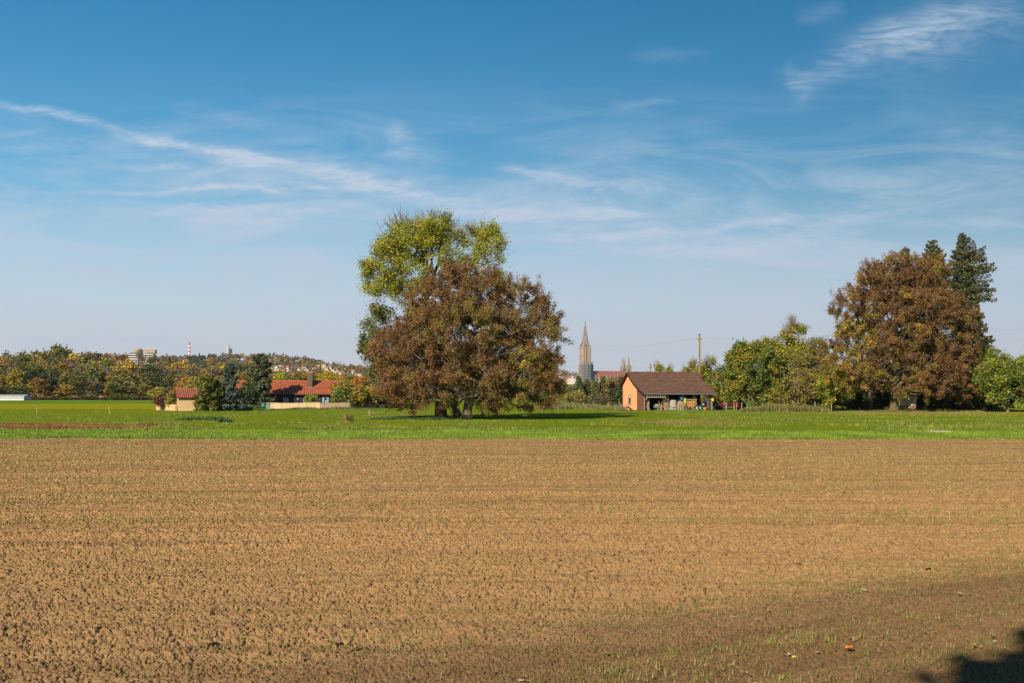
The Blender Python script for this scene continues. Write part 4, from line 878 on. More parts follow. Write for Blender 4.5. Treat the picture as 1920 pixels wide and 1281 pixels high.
# ------------------------------------------------------------------ the cathedral
def minster():
    D = 2560.; s = D/F; X = gx(1097, D)
    r = empty('gothic_cathedral', (X, D, 0), 0, 'huge gothic cathedral with one tall openwork spire, brick red nave roof and two choir towers', 'cathedral')
    st = M['minster']; dk = M['netting']; rot = .42
    def P(px_, py_): return ((px_-1097)*s, gz(py_, D))
    # lower tower
    z1 = gz(681, D); b = MB(); hw = 11.6*s/1.2*1.2*.78
    b.box((0,0,z1/2), (hw*1.75, hw*1.75, z1), rz=rot)
    for k in range(4):
        a = rot+math.pi/4+k*math.pi/2; c, sn = math.cos(a), math.sin(a); q = hw*1.16
        b.box((c*q, sn*q, z1*.47), (5.2, 5.2, z1*.94), rz=rot); b.lathe([(2.6,z1*.94),(2.4,z1*.98),(.3,z1*1.05)], 4, (c*q, sn*q, 0), a)
        for f in (-.45, 0, .45):
            a2 = rot+k*math.pi/2; cx, cy = math.cos(a2), math.sin(a2); b.box((cx*hw*.93-sn*0+(-cy)*f*hw*1.3, cy*hw*.93+cx*f*hw*1.3, z1*.48), (2.2, 2.2, z1*.96), rz=rot)
    b.build('tower', st, r)
    w_ = MB()
    for k in range(4):
        a2 = rot+k*math.pi/2; cx, cy = math.cos(a2), math.sin(a2)
        for f in (-.22, .22):
            for zc, h in ((z1*.8, z1*.26), (z1*.5, z1*.2)): w_.box((cx*hw*.885-cy*f*hw*1.3, cy*hw*.885+cx*f*hw*1.3, zc), (.9, 3.2, h), rz=a2)
    w_.build('tower_windows', dk, r)
    # octagon
    z2 = gz(650, D); ro = 8.0*s; o = MB()
    for k in range(8):
        a = rot+math.pi/8+k*math.pi/4; o.box((math.cos(a)*ro, math.sin(a)*ro, (z1+z2)/2), (3.0, 3.0, z2-z1), rz=a)
        a3 = rot+k*math.pi/4; o.box((math.cos(a3)*ro*.9, math.sin(a3)*ro*.9, z2-2.5), (1.6, ro*.75, 5), rz=a3); o.box((math.cos(a3)*ro*.9, math.sin(a3)*ro*.9, z1+3), (1.6, ro*.75, 6), rz=a3)
        o.box((math.cos(a3)*ro*.88, math.sin(a3)*ro*.88, (z1+z2)/2), (.9, .9, z2-z1), rz=a3)
        for e in (-.5,.5): o.lathe([(1.5,z2-1),(1.2,z2+3),(.1,z2+8)], 4, (math.cos(a)*ro, math.sin(a)*ro, 0), a)
    for k in range(4):
        a = rot+math.pi/4+k*math.pi/2; q = ro*1.13; o.lathe([(2.7,z1*.97),(2.7,z2+1),(2.3,z2+2.2),(.3,z2+4)], 6, (math.cos(a)*q, math.sin(a)*q, 0))
    o.lathe([(ro*.45,z1),(ro*.45,z2)], 8); o.build('octagon', st, r)
    # spire
    z3 = gz(600.5, D); sp = MB(); rb = 6.9*s
    for k in range(8):
        a = rot+math.pi/8+k*math.pi/4; pts = []; rr = []
        for i in range(9):
            t = i/8; q = rb*(1-t)**1.15; pts.append((math.cos(a)*q, math.sin(a)*q, z2+(z3-z2)*.93*t)); rr.append(.95*(1-.55*t))
        sp.tube(pts, rr, 4)
        for i in range(1, 14):
            t = i/15; q = rb*(1-t)**1.25+.6; sp.box((math.cos(a)*q, math.sin(a)*q, z2+(z3-z2)*.93*t), (1.5,1.5,1.3), rz=a)
    for i in range(1, 15):
        t = i/16; q = rb*(1-t)**1.25*.97; sp.lathe([(q,z2+(z3-z2)*.93*t-.55),(q,z2+(z3-z2)*.93*t+.55)], 8, rz=rot+math.pi/8)
    H = z3-z2
    sp.lathe([(rb*.25,z2),(rb*.12,z2+H*.4),(.7,z2+H*.8)], 8)
    for f, q in ((.72,2.7),(.80,1.9),(.86,1.6),(.915,2.0)): sp.lathe([(q*.6,z2+H*(f-.02)),(q,z2+H*f),(q*.6,z2+H*(f+.015))], 8)
    sp.lathe([(.7,z2+H*.86),(.5,z2+H*.99),(.1,z2+H)], 6); sp.build('spire', st, r)
    # nave
    az = math.radians(28); L = 0
    nx = MB(); x0_, y0_ = 9*s, 6.0; x1_ = (1178-1097)*s; ang = math.atan2(38, x1_-x0_); L = (x1_-x0_)/math.cos(ang); ra, rbz = gz(706.5, D), gz(695.5, D)
    q = empty('tmp', (0,0,0)); bpy.data.objects.remove(q)
    T_ = Matrix.Translation((x0_, y0_, 0)) @ Matrix.Rotation(ang, 4, 'Z')
    def tb(mb, name, m_, par=r):
        mb.v = [tuple(T_ @ Vector(p)) for p in mb.v]; return mb.build(name, m_, par)
    hwv = 10.5
    tb(MB().box((L/2,0,ra/2), (L, hwv*2, ra)).box((L/2,0,11), (L, 46, 22)), 'nave_wall', st)
    tb(MB().prism([(-hwv-1,ra),(0,rbz),(hwv+1,ra)], 0, -6, L), 'nave_roof', M['minster_roof'])
    tb(MB().prism([(-24,22),(-10.5,28),(10.5,28),(24,22)], 0, 0, L), 'aisle_roof', M['minster_roof'])
    bt = MB(); wn = MB(); nb = 10
    for i in range(nb+1):
        x = i*L/nb; bt.box((x,-hwv-1,ra/2+1.5), (1.6,2.4,ra-1)); bt.lathe([(1.1,ra),(.9,ra+2.5),(.1,ra+6)], 4, (x,-hwv-1,0)); bt.box((x,-24,13), (1.8,2.6,26)); bt.lathe([(1.1,26),(.1,31)], 4, (x,-24,0)); bt.beam((x,-24,24),(x,-hwv,33),1.0,1.4)
        if i < nb: wn.prism([(x+L/nb*.25,27.5),(x+L/nb*.75,27.5),(x+L/nb*.75,34),(x+L/nb*.5,37),(x+L/nb*.25,34)], 1, -hwv-.3, -hwv+.1)
    tb(bt, 'buttresses', st); tb(wn, 'nave_windows', dk)
    # choir towers
    for xx, yy, pt, nm in ((1171.5,52,668.5,0),(1180,32,667.5,1)):
        ct = MB(); cx = (xx-1097)*(D+yy)/F; zt = gz(689.5 if nm else 690.5, D); zp = gz(pt, D); hw2 = 5.2*s if nm else 4.5*s
        ct.box((cx,yy,zt/2), (hw2*1.75,hw2*1.75,zt), rz=ang)
        for k in range(4):
            a = ang+math.pi/4+k*math.pi/2; ct.lathe([(1.5,zt),(1.2,zt+2.5),(.1,zt+6)], 4, (cx+math.cos(a)*hw2*1.1, yy+math.sin(a)*hw2*1.1, 0), a)
        ct.lathe([(hw2*.86,zt),(hw2*.74,zt+5),(hw2*.52,zt+(zp-zt)*.40),(1.7,zt+(zp-zt)*.75),(.8,zp)], 8, (cx,yy,0))
        cth = ct.build('choir_tower', st, r)
        MB().box((cx-math.sin(-ang)*0, yy-hw2*.9-1.3, zt*.93), (2.2,1.4,5)).box((cx-hw2*.9-1.3,yy,zt*.93), (1.4,2.2,5)).build('belfry_window', dk, cth)
    # scaffolding round the lower tower and on one choir tower
    sc = empty('scaffolding', (X, D, 0), 0, 'grey scaffolding wrapped round the lower right of the great cathedral tower', 'scaffolding'); dkm = MB(); pl = MB(); ntm = MB(); zt = gz(678.5, D); zb = gz(716, D)
    xs_ = [(-6+i*3.3)*s*1.02 for i in range(7)]; R0 = 14.0*s*.96
    ring = [(-10.5*s*.62, -17.5), (-3*s, -21), (4*s, -22.5), (10*s, -19), (14*s, -9), (14.5*s, 2)]
    for i in range(len(ring)-1):
        (xa, ya), (xb, yb) = ring[i], ring[i+1]; n = 4
        for k in range(n+1):
            t = k/n; x = xa+(xb-xa)*t; y = ya+(yb-ya)*t; top = zt-(4 if i in (0, 4) else 0); pl.box((x,y,(zb+top)/2), (.55,.55,top-zb))
        for k in range(int((zt-zb)/4.6)):
            z = zb+4.6*k; dkm.beam((xa,ya,z),(xb,yb,z),1.0,1.0)
        a = (Vector((xb,yb,0))-Vector((xa,ya,0))); c = Vector((xa+xb,ya+yb,zt+zb-6))/2; ntm.box((c.x-a.y/a.length*-1.2*1, c.y+1.3, c.z), (a.length,.3,(zt-zb)-7), rz=math.atan2(a.y,a.x))
    pl.build('poles', M['scaffold'], sc); dkm.build('decks', M['deck'], sc); ntm.build('netting', M['netting'], sc)
    s2 = empty('scaffolding', (X, D, 0), 0, 'thin scaffolding round the left choir tower of the cathedral', 'scaffolding'); p2 = MB(); cx = (1171.5-1097)*(D+52)/F
    for k in range(9):
        z = gz(694, D)+k*3.0; q = 6.2-k*.42
        for a in range(4):
            a0 = a*math.pi/2+.3; a1 = a0+math.pi/2; p2.beam((cx+math.cos(a0)*q,52+math.sin(a0)*q,z),(cx+math.cos(a1)*q,52+math.sin(a1)*q,z),.5); p2.beam((cx+math.cos(a0)*q,52+math.sin(a0)*q,z),(cx+math.cos(a0)*(q-.4),52+math.sin(a0)*(q-.4),z+3.2),.4)
    p2.build('poles', M['scaffold'], s2)
minster()
# ------------------------------------------------------------------ tiled roofs as real courses of pantiles
def tiled(name, prof, L, m, parent, course=.34, pitch=.24, amp=.022, x0=0.0, thick=.06, shear=0.0):
    """prof: polyline (y,z) from eave to ridge in local coords, extruded along x; returns mesh"""
    P = [Vector((a[0], a[1])) for a in prof]; seg = [(P[i+1]-P[i]).length for i in range(len(P)-1)]; tot = sum(seg); n = max(2, round(tot/course))
    def at(s):
        i = 0
        while i < len(seg)-1 and s > seg[i]: s -= seg[i]; i += 1
        d = (P[i+1]-P[i]).normalized(); p = P[i]+d*s; nrm = Vector((-d.y, d.x));  nrm = nrm if nrm.y > 0 else -nrm
        return p, nrm
    nx = int(L/pitch)*4; X = x0+np.linspace(0, L, nx+1); wv = amp*np.cos(np.arange(nx+1)*math.pi/2)
    V = []; 
    for k in range(n):
        for t, lift in ((k/n, .045), ((k+1)/n-1e-4, .004)):
            p, nr = at(t*tot); V.append(np.stack([X, p.x+nr.x*(lift+wv), p.y+nr.y*(lift+wv)], -1))
    rows = len(V); V = np.concatenate(V); idx = np.arange(rows*(nx+1)).reshape(rows, nx+1)
    Fc = np.stack([idx[:-1,:-1], idx[:-1,1:], idx[1:,1:], idx[1:,:-1]], -1).reshape(-1, 4)
    o = mesh_np(name, V, Fc, m, parent); u = MB()
    for i in range(len(P)-1):      # boarding beneath
        a, b_ = P[i], P[i+1]; d = (b_-a).normalized(); nr = Vector((-d.y, d.x)); nr = nr if nr.y > 0 else -nr
        u.prism([(a.x, a.y-.0), (b_.x, b_.y-.0), (b_.x-nr.x*thick, b_.y-nr.y*thick), (a.x-nr.x*thick, a.y-nr.y*thick)], 0, x0+.01, x0+L-.01)
    u.build('roof_boards', M['wood_dark'], o); return o

# ------------------------------------------------------------------ open shed
SD = 144.5; ST = R(19); S0 = Vector((gx(1208.5, SD), SD, 0)); SL = 9.75; SW = 6.6
def atS(t, s, z=0.0): return (S0.x+t*math.cos(ST)-s*math.sin(ST), S0.y+t*math.sin(ST)+s*math.cos(ST), z)
shed = empty('open_shed', tuple(S0), ST, 'open fronted shed with brown tiled roof and orange gable wall', 'shed')
FP = [(-.45,2.15),(1.2,2.78),(2.6,3.45),(4.75,4.92)]; RP = [(7.15,3.05),(5.8,3.98),(4.75,4.92)]
tiled('roof', FP, SL+.7, M['tile_brown'], shed, x0=-.32); rr = tiled('roof', RP, SL+.7, M['tile_brown'], shed, x0=-.32)
MB().tube([(-.34,4.75,4.97),(SL+.4,4.75,4.97)], .10, 8).build('ridge_tiles', M['tile_brown'], shed)
v = MB()
for x in (-.35, SL+.41):
    for pr in (FP, RP):
        for a, b_ in zip(pr[:-1], pr[1:]): v.beam((x, a[0], a[1]-.05), (x, b_[0], b_[1]-.05), .05, .22)
v.build('bargeboard', M['wood_dark'], shed)
gw = MB().prism([(2.35,0),(6.6,0),(6.6,3.33),(5.8,3.86),(4.75,4.80),(2.6,3.33),(2.35,3.2)], 0, 0, .22); gw.build('gable_wall', M['orange'], shed)
MB().prism([(0,0),(2.33,0),(2.33,2.1),(0,2.1)], 0, .04, .14).build('lower_boards', M['wood_brown'], shed)
MB().prism([(0,2.12),(2.33,2.12),(2.33,3.18),(1.2,2.66),(0,2.20)], 0, .02, .13).build('upper_boards', M['wood_brown'], shed)
wf = MB()
for yy in (4.05, 4.72): wf.box((-.02, yy, 1.48), (.08,.07,1.15))
for zz in (.93, 2.04): wf.box((-.02, 4.385, zz), (.09,.76,.08))
wf.box((-.06,4.385,.87),(.16,.9,.06)); wf = wf.build('window', M['wood_old'], shed)
MB().box((-.012,4.385,1.8),(.045,.30,.30)).build('pane', M['white'], wf); MB().box((-.008,4.385,1.48),(.03,.62,1.05)).build('pane', M['glass'], wf)  # white square imitates a reflection on the dark glass
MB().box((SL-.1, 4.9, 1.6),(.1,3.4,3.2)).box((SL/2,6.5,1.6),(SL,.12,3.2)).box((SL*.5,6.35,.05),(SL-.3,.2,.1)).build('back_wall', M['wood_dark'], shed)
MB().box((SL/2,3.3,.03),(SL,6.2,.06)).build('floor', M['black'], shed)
for x in (.07, 3.35, 5.55, 7.15, SL-.08): MB().box((x,.12,1.06),(.15,.15,2.12)).build('post', M['wood_old'], shed)
for x in (3.3, 6.6): MB().box((x,3.4,1.7),(.16,.16,3.4)).build('post', M['wood_dark'], shed)
MB().box((SL/2,.12,2.16),(SL,.16,.12)).box((SL/2,3.4,3.45),(SL,.18,.16)).build('beam', M['wood_dark'], shed)
MB().tube([(-.3,-.53,2.13),(SL+.36,-.53,2.09)], .065, 8).build('gutter', M['metal'], shed)
MB().tube([(.02,-.5,2.1),(.02,-.42,1.95),(.0,-.05,1.8),(.0,-.05,.05)], .045, 8).build('downpipe', M['metal'], shed)
for (a, b_) in (((SL-.1,.1,1.3),(SL-.9,.1,2.1)), ((.15,.1,1.4),(.8,.1,2.1))): MB().beam(a, b_, .11).build('brace', M['wood_old'], shed)
# rack of pale slats hanging under the eave
rk = empty('slatted_rack', atS(1.45,-.42,1.72), ST, 'pale slatted rack hung under the left part of the shed eave', 'rack')
q = MB().box((0,0,.0),(2.7,.08,.09)); 
for k in range(9): q.box((-1.25+k*.31,0,.19),(.06,.05,.30))
q.build('slats', M['wood_grey'], rk)
MB().box((-1.35,0,-.15),(.05,.05,.3)).box((1.33,0,-.15),(.05,.05,.3)).build('brackets', M['wood_grey'], rk)
def planks(name, label, t, s, n, h, m_, seed, spread=.5, lean=.35, wd=.12, group=None):
    g = random.Random(seed); e = empty(name, atS(t, s), ST, label, 'planks', group)
    for i in range(n):
        x = (i/max(1,n-1)-.5)*spread; hh = h*(.75+.4*g.random()); ln = lean*(g.random()-.4)
        MB().beam((x+ln,-.1-.1*g.random(),.02),(x-ln*.3,.25+.1*g.random(),hh), wd*(.7+.6*g.random()), .035).build('board', m_, e)
planks('leaning_boards', 'bundle of old boards leaning at the left opening of the shed', .55, .25, 6, 1.7, M['wood_old'], 1, .5, .5)
planks('leaning_boards', 'tall grey boards stacked against the second shed post', 3.05, .15, 8, 1.75, M['wood_old'], 2, .6, .25)
planks('leaning_boards', 'short rough boards slanting left of the second shed post', 2.35, .25, 6, 1.1, M['wood_old'], 3, .9, .45)
planks('leaning_boards', 'weathered boards propped between tarpaulin and log stack', 5.35, .2, 8, 1.65, M['wood_grey'], 4, .7, .3)
planks('leaning_boards', 'pale boards standing at the right end of the log stack', 7.35, .25, 6, 1.75, M['wood_grey'], 5, .5, .25)
planks('leaning_boards', 'dark short boards just left of the propped weathered ones', 4.85, .3, 5, 1.1, M['wood_old'], 6, .4, .3)
planks('hanging_coats', 'blue and yellow green work clothes hanging from the middle post', 5.45, -.05, 2, .2, M['plastic_b'], 7) if False else None
cl = empty('work_jacket', atS(5.2,-.05,1.6), ST, 'bright blue work jacket hanging on the middle post', 'jacket')
MB().prism([(-.10,.22),(.10,.22),(.17,.16),(.15,-.06),(.10,-.05),(.11,-.2),(-.09,-.22),(-.10,0),(-.17,-.05),(-.16,.16)], 1, -.07, .05).build('body', M['plastic_b'], cl, .02); MB().box((0,-.08,.2),(.08,.04,.06)).build('collar', M['plastic_b'], cl)
cl = empty('safety_vest', atS(5.72,-.07,1.2), ST, 'yellow green vest hanging beside the blue jacket', 'vest')
MB().prism([(-.08,.40),(-.03,.40),(0,.25),(.04,.42),(.10,.42),(.13,.2),(.10,-.38),(-.11,-.33),(-.12,.2)], 1, -.05, .04).build('body', M['yg_cloth'], cl, .015) if 'yg_cloth' in M else None
def tarp():
    g = np.random.default_rng(4); e = empty('covered_machine', atS(4.18,.55), ST, 'machine under a pale grey tarpaulin standing in the shed', 'machine'); n = 22; V = []
    for i in range(9):
        t = i/8
        for k in range(n):
            a = 2*math.pi*k/n; sx = .62*(1-.35*t**2.2); sy = .40*(1-.3*t**2); w_ = 1+.07*math.sin(5*a+t*3)*(1-t)+.03*g.normal()
            V.append((math.copysign(abs(math.cos(a))**.65, math.cos(a))*sx*w_-.05*t+(.12*t if t > .6 else 0), math.copysign(abs(math.sin(a))**.65, math.sin(a))*sy*w_, 1.42*t-(.12 if k < 8 and i == 8 else 0)+(.03 if i == 0 else 0)))
    V.append((.02,0,1.47)); fs = [(i*n+k, i*n+(k+1) % n, (i+1)*n+(k+1) % n, (i+1)*n+k) for i in range(8) for k in range(n)]+[(8*n+k, 8*n+(k+1) % n, 9*n) for k in range(n)]
    MB().add(V, fs).build('tarpaulin', M['canvas'], e, smooth=True); MB().lathe([(.12,0),(.12,.1)], 10, (-.3,-.36,0)).build('foot', M['dark'], e)
    MB().tube([(-.62,-.36,.55),(-.1,-.47,.42),(.5,-.40,.36)], .02, 5).build('strap', M['dark'], e)
tarp()
# stack of firewood
lg = empty('log_stack', atS(6.45,.40), ST, 'stack of split firewood with orange cut ends inside the shed', 'firewood')
g = random.Random(3); lm = MB(); z = .12; row = 0
while z < 1.22:
    x = -.95+(.06 if row % 2 else 0)
    while x < .95:
        rr_ = .055+.03*g.random(); lm.lathe([(rr_,0),(rr_*.96,.5)], g.choice((5,6,7)), (0,0,0), g.random()*3); b0 = len(lm.v)
        k = len(lm.v)//1; x += rr_*2+.005
        # rotate the last lathe so it lies along y
        nn = next(n_ for n_ in (7,6,5) if True)
        lm.last = (x, z); 
        cnt = 0
        x += 0
        lm.pend = getattr(lm, 'pend', []); lm.pend.append((x-rr_, z+.02*g.random()))
    z += .118; row += 1
# lay the cylinders down
out_v = []; pos = 0; mbl = MB(); g = random.Random(3)
for (lx, lz) in lm.pend:
    rr_ = .050+.022*g.random(); n_ = g.choice((5,6,7)); a0 = g.random()*3; yo = .06*g.random()
    vs = [(lx+rr_*math.cos(a0+2*math.pi*k/n_), -.28-yo+dy*.6, lz+rr_*math.sin(a0+2*math.pi*k/n_)) for dy in (0, 1) for k in range(n_)]
    mbl.add(vs, [tuple(range(n_)), tuple(range(n_, 2*n_))]+[(k, (k+1) % n_, n_+(k+1) % n_, n_+k) for k in range(n_)])
mbl.build('logs', M['log_end'], lg); MB().box((0,0,1.42),(2.1,.62,.16)).build('top_board', M['wood_old'], lg); MB().box((0,0,.04),(2.0,.6,.08)).build('pallet', M['wood_old'], lg)
def wheel(label, t, s, r_, tilt, m_rim='metal', grp='loose wheels before the log stack'):
    e = empty('spare_wheel', atS(t, s, r_+.02), ST+tilt, label, 'wheel', grp)
    n = 22; tv = MB(); prof = [(r_*.62,-.07),(r_*.95,-.08),(r_,-.04),(r_,.04),(r_*.95,.08),(r_*.62,.07)]; V = [(p[0]*math.cos(2*math.pi*k/n), p[1], p[0]*math.sin(2*math.pi*k/n)) for p in prof for k in range(n)]
    tv.add(V, [(i*n+k, i*n+(k+1) % n, ((i+1) % 6)*n+(k+1) % n, ((i+1) % 6)*n+k) for i in range(6) for k in range(n)]).build('tyre', M['rubber'], e)
    h = MB()
    for k in range(6): a = k*math.pi/3; h.beam((0,0,0),(r_*.62*math.cos(a),0,r_*.62*math.sin(a)),.05,.04)
    h.tube([(0,-.05,0),(0,.05,0)], .07, 8).build('rim', M[m_rim], e)
wheel('black wheel lying nearest to the propped boards', 5.65, -.45, .30, .1); wheel('small wheel between the two big ones before the logs', 6.25, -.4, .24, .5); wheel('small wheel left of the pale rimmed wheel', 6.75, -.45, .22, -.3)
wheel('large wheel with pale spokes at the right end of the log stack', 7.0+.15, -.55, .33, .05, 'white')
ct = empty('garden_cart', atS(1.9,.4), ST, 'small grey green cart with a yellow top inside the shed left', 'cart'); MB().box((0,0,.55),(.62,.5,.3)).build('box', M['plastic_gg'], ct, .03); MB().box((0,0,.76),(.34,.3,.10)).build('sack', M['yg_cloth'], ct, .04); MB().box((0,0,.36),(.5,.4,.05)).build('shelf', M['dark'], ct)
for sx in (-.25,.25): MB().tube([(sx,-.22,.15),(sx,-.16,.15)], .15, 12).build('wheel', M['rubber'], ct)
bl = empty('folded_trestle', atS(3.55,.3), ST, 'thin green metal trestle left of the tarpaulin', 'trestle'); MB().beam((-.2,0,0),(0,0,1.0),.04).beam((.22,0,0),(0,0,1.0),.04).beam((-.12,0,.4),(.14,0,.4),.035).build('frame', M['green_p'], bl)
wb = empty('wheelbarrow', atS(-.75,2.55), ST+1.25, 'upturned pale grey tray leaning at the foot of the orange wall', 'tray')
MB().add([(-.75,-.4,.02),(.7,-.4,.02),(.7,.35,.35),(-.35,.35,.5),(-.75,-.36,.06),(.7,-.36,.06),(.72,.39,.39),(-.37,.39,.54)],[(0,1,2,3),(4,7,6,5),(0,4,5,1),(1,5,6,2),(2,6,7,3),(3,7,4,0)]).build('tray', M['concrete'], wb)
MB().beam((.3,.1,.05),(1.0,.2,.8),.07).beam((.7,-.1,.05),(1.05,.1,.55),.07).build('handles', M['wood_old'], wb)
bx = empty('wooden_crate', atS(-.4,5.3), ST, 'small grey crate on the ground against the orange wall', 'crate'); q = MB()
for k in range(4): q.box((-.24,0,.1+k*.17),(.03,.62,.1)); q.box((.24,0,.1+k*.17),(.03,.62,.1)); q.box((0,-.32,.1+k*.17),(.46,.03,.1)); q.box((0,.32,.1+k*.17),(.46,.03,.1))
q.build('slats', M['wood_grey'], bx); MB().box((0,0,.03),(.44,.58,.03)).build('base', M['wood_old'], bx)
# things under the right end
tr = empty('orange_crate', atS(8.85-.25,.0), ST, 'orange plastic bucket before the right end of the shed', 'bucket'); MB().lathe([(.17,0),(.23,.36),(.25,.36),(.25,.40)], 14).build('bucket', M['plastic_o'], tr); MB().tube([(-.3,0,.42),(-.2,0,.62),(.2,0,.62),(.3,0,.42)], .015, 5).build('handle', M['dark'], tr)
bk = empty('watering_can', atS(7.95,.1), ST, 'turquoise green watering can left of the orange bucket', 'watering can'); MB().lathe([(.2,0),(.2,.45),(.12,.52)], 12).build('body', M['green_t'], bk) if 'green_t' in M else MB().lathe([(.2,0),(.2,.45),(.12,.52)], 12).build('body', M['plastic_g'], bk)
MB().tube([(.18,0,.15),(.5,0,.6)], .03, 6).build('spout', M['plastic_g'], bk); MB().tube([(-.18,0,.4),(-.32,0,.5),(-.1,0,.7),(.05,0,.55)], .02, 6).build('handle', M['plastic_g'], bk)
ld = empty('step_ladder', atS(9.35,.1), ST, 'grey aluminium step ladder between the bucket and the sign post', 'ladder'); q = MB().beam((-.35,0,0),(-.1,0,1.45),.05).beam((.3,0,0),(-.05,0,1.45),.05).beam((-.35,.4,0),(-.1,.05,1.45),.05)
q.box((-.45,0,1.38),(1.2,.3,.05)); q.build('rails', M['metal'], ld)
lt = MB()
for k in range(4): lt.box((-.1+.08*k-.05,.1,.3+.28*k),(.5-.1*k,.12,.03))
lt.build('treads', M['metal'], ld)
sg = empty('sign', atS(SL-.02,.02,1.42), ST, 'small yellow plate nailed to the right corner post of the shed', 'sign'); MB().prism([(-.14,-.2),(.16,-.2),(.2,0),(.1,.1),(.08,.25),(-.12,.25),(-.16,0)], 1, -.05, -.02).build('plate', M['yellow'], sg); MB().tube([(0,-.06,.15),(0,-.01,.15)], .02, 6).build('nail', M['dark'], sg)

# ------------------------------------------------------------------ cars
def car(label, loc, rz, paint):
    e = empty('parked_car', loc, rz, label, 'car')
    body = [(-2.1,.35),(-2.12,.62),(-2.0,.86),(-1.35,.95),(.95,1.0),(1.95,1.02),(2.1,.8),(2.1,.35)]
    n = len(body); vs = []; 
    for y, k in ((-.86,.98),(-.80,1),(.80,1),(.86,.98)): vs += [(p[0]*k, y, .35+(p[1]-.35)*(.96 if abs(y) > .82 else 1)) for p in body]
    fs = [tuple(range(n)), tuple(range(3*n, 4*n))]+[(j*n+i, j*n+(i+1) % n, (j+1)*n+(i+1) % n, (j+1)*n+i) for j in range(3) for i in range(n)]
    MB().add(vs, fs).build('body', paint, e, .03)
    cab = [(-1.25,.95),(-.55,1.42),(1.0,1.47),(1.75,1.02)]; vs = [(x, y*(1 if z < 1.1 else .84), z) for y in (-.78,.78) for x, z in cab]
    MB().add(vs, [(0,1,2,3),(4,5,6,7),(0,1,5,4),(1,2,6,5),(2,3,7,6),(3,0,4,7)]).build('cabin', paint, e, .02)
    wv = [(x, z) for x, z in ((-1.0,1.0),(-.5,1.36),(.25,1.39),(.25,1.0))]; wv2 = [(.33,1.0),(.33,1.39),(.95,1.39),(1.45,1.02)]
    for y in (-1, 1):
        for ww in (wv, wv2):
            vs = [(x, y*(.80-(z-.95)*.30+.012), z) for x, z in ww]+[(x, y*(.80-(z-.95)*.30-.03), z) for x, z in ww]
            MB().add(vs, [(0,1,2,3),(4,7,6,5),(0,4,5,1),(1,5,6,2),(2,6,7,3),(3,7,4,0)]).build('side_window', M['glass'], e)
    MB().add([(-1.22,-.66,1.02),(-1.22,.66,1.02),(-.62,.6,1.40),(-.62,-.6,1.40),(-1.18,-.66,1.0),(-1.18,.66,1.0),(-.58,.6,1.38),(-.58,-.6,1.38)],[(0,1,2,3),(4,7,6,5),(0,4,5,1),(1,5,6,2),(2,6,7,3),(3,7,4,0)]).build('windscreen', M['glass'], e)
    for x in (-1.32, 1.32):
        for y in (-.80, .80):
            wh = MB().tube([(x,y-.1,.32),(x,y+.1,.32)], .32, 16).build('wheel', M['rubber'], e); MB().tube([(x,y-.115,.32),(x,y+.115,.32)], .18, 10).build('rim', M['metal'], wh)
    for y in (-.62,.62): MB().box((-2.09,y,.68),(.08,.3,.14)).build('headlight', M['white'], e, .02)
    for y in (-.66,.66): MB().box((2.08,y,.82),(.07,.2,.16)).build('tail_light', M['red'], e, .02)
    MB().box((-2.1,0,.45),(.12,1.6,.16)).box((2.1,0,.45),(.12,1.6,.16)).build('bumper', M['dark'], e, .02)
car('dark red car parked right of the shed before the maple', (gx(1371, 158), 158, 0), R(12), M['car_red'])
car('black car in the shade beside the sign post of the shed', (gx(1350, 156), 162, 0), R(28), M['car_black'])

# ------------------------------------------------------------------ poles and wires
def pole(xp, top, D, label, r_=.14, rails=True):
    e = empty('utility_pole', (gx(xp, D), D, 0), 0, label, 'pole'); H = gz(top, D)
    MB().tube([(0,0,0),(.03,0,H*.5),(0,0,H)], [r_*1.25, r_*1.1, r_], 10).build('shaft', M['wood_pole'], e)
    MB().lathe([(r_+.03,H-.02),(r_+.03,H+.05)], 10).build('cap', M['dark'], e)
    MB().box((0,0,H-.75),(.62,.12,.12)).build('crossarm', M['wood_pole'], e)
    for sx in (-.27, .27): MB().lathe([(.05,0),(.06,.08),(.03,.16)], 8, (sx,0,H-.69)).build('insulator', M['wood_pole'], e)
    return Vector((gx(xp, D), D, H-.5))
M['wood_pole'] = mat('pole_wood', (.26,.18,.075), (.17,.115,.05), 4, .85, .3, stretch=(3,3,.3))
pA = pole(1311.5, 627, 163., 'tall wooden utility pole rising behind the shed roof', .135); pB = pole(1219.5, 683, 235., 'short looking wooden pole top left above the shed roof', .14)
pC = pole(1000, 655, 300., 'utility pole hidden behind the crown of the big round tree', .14); pD = pole(2080, 600, 170., 'utility pole beyond the right edge of the view', .15)
def wire(a, b_, sag, label):
    pts = []
    for i in range(25): t = i/24; p = a.lerp(b_, t); p.z -= sag*4*t*(1-t); pts.append(tuple(p))
    tag(MB().tube(pts, .0065, 4).build('power_line', M['wire'], None), label, 'cable', 'overhead lines')
M['wire'] = mat('wire', (.12,.12,.12), (.1,.1,.1), 1, .6)
wire(pA+Vector((-.27,0,-.03)), pC+Vector((0,0,-.1)), .9, 'thin overhead line running left from the tall pole'); wire(pA+Vector((.27,0,-.03)), pD+Vector((0,0,.6)), 1.2, 'upper overhead line running right from the tall pole')
wire(pA+Vector((.0,0,-.65)), pD+Vector((0,0,-1.0)), 1.4, 'lower overhead line seen at the right edge of the view'); wire(pB+Vector((0,0,-.1)), pC+Vector((0,0,-2.8)), 1.0, 'thin line running left from the short looking pole')

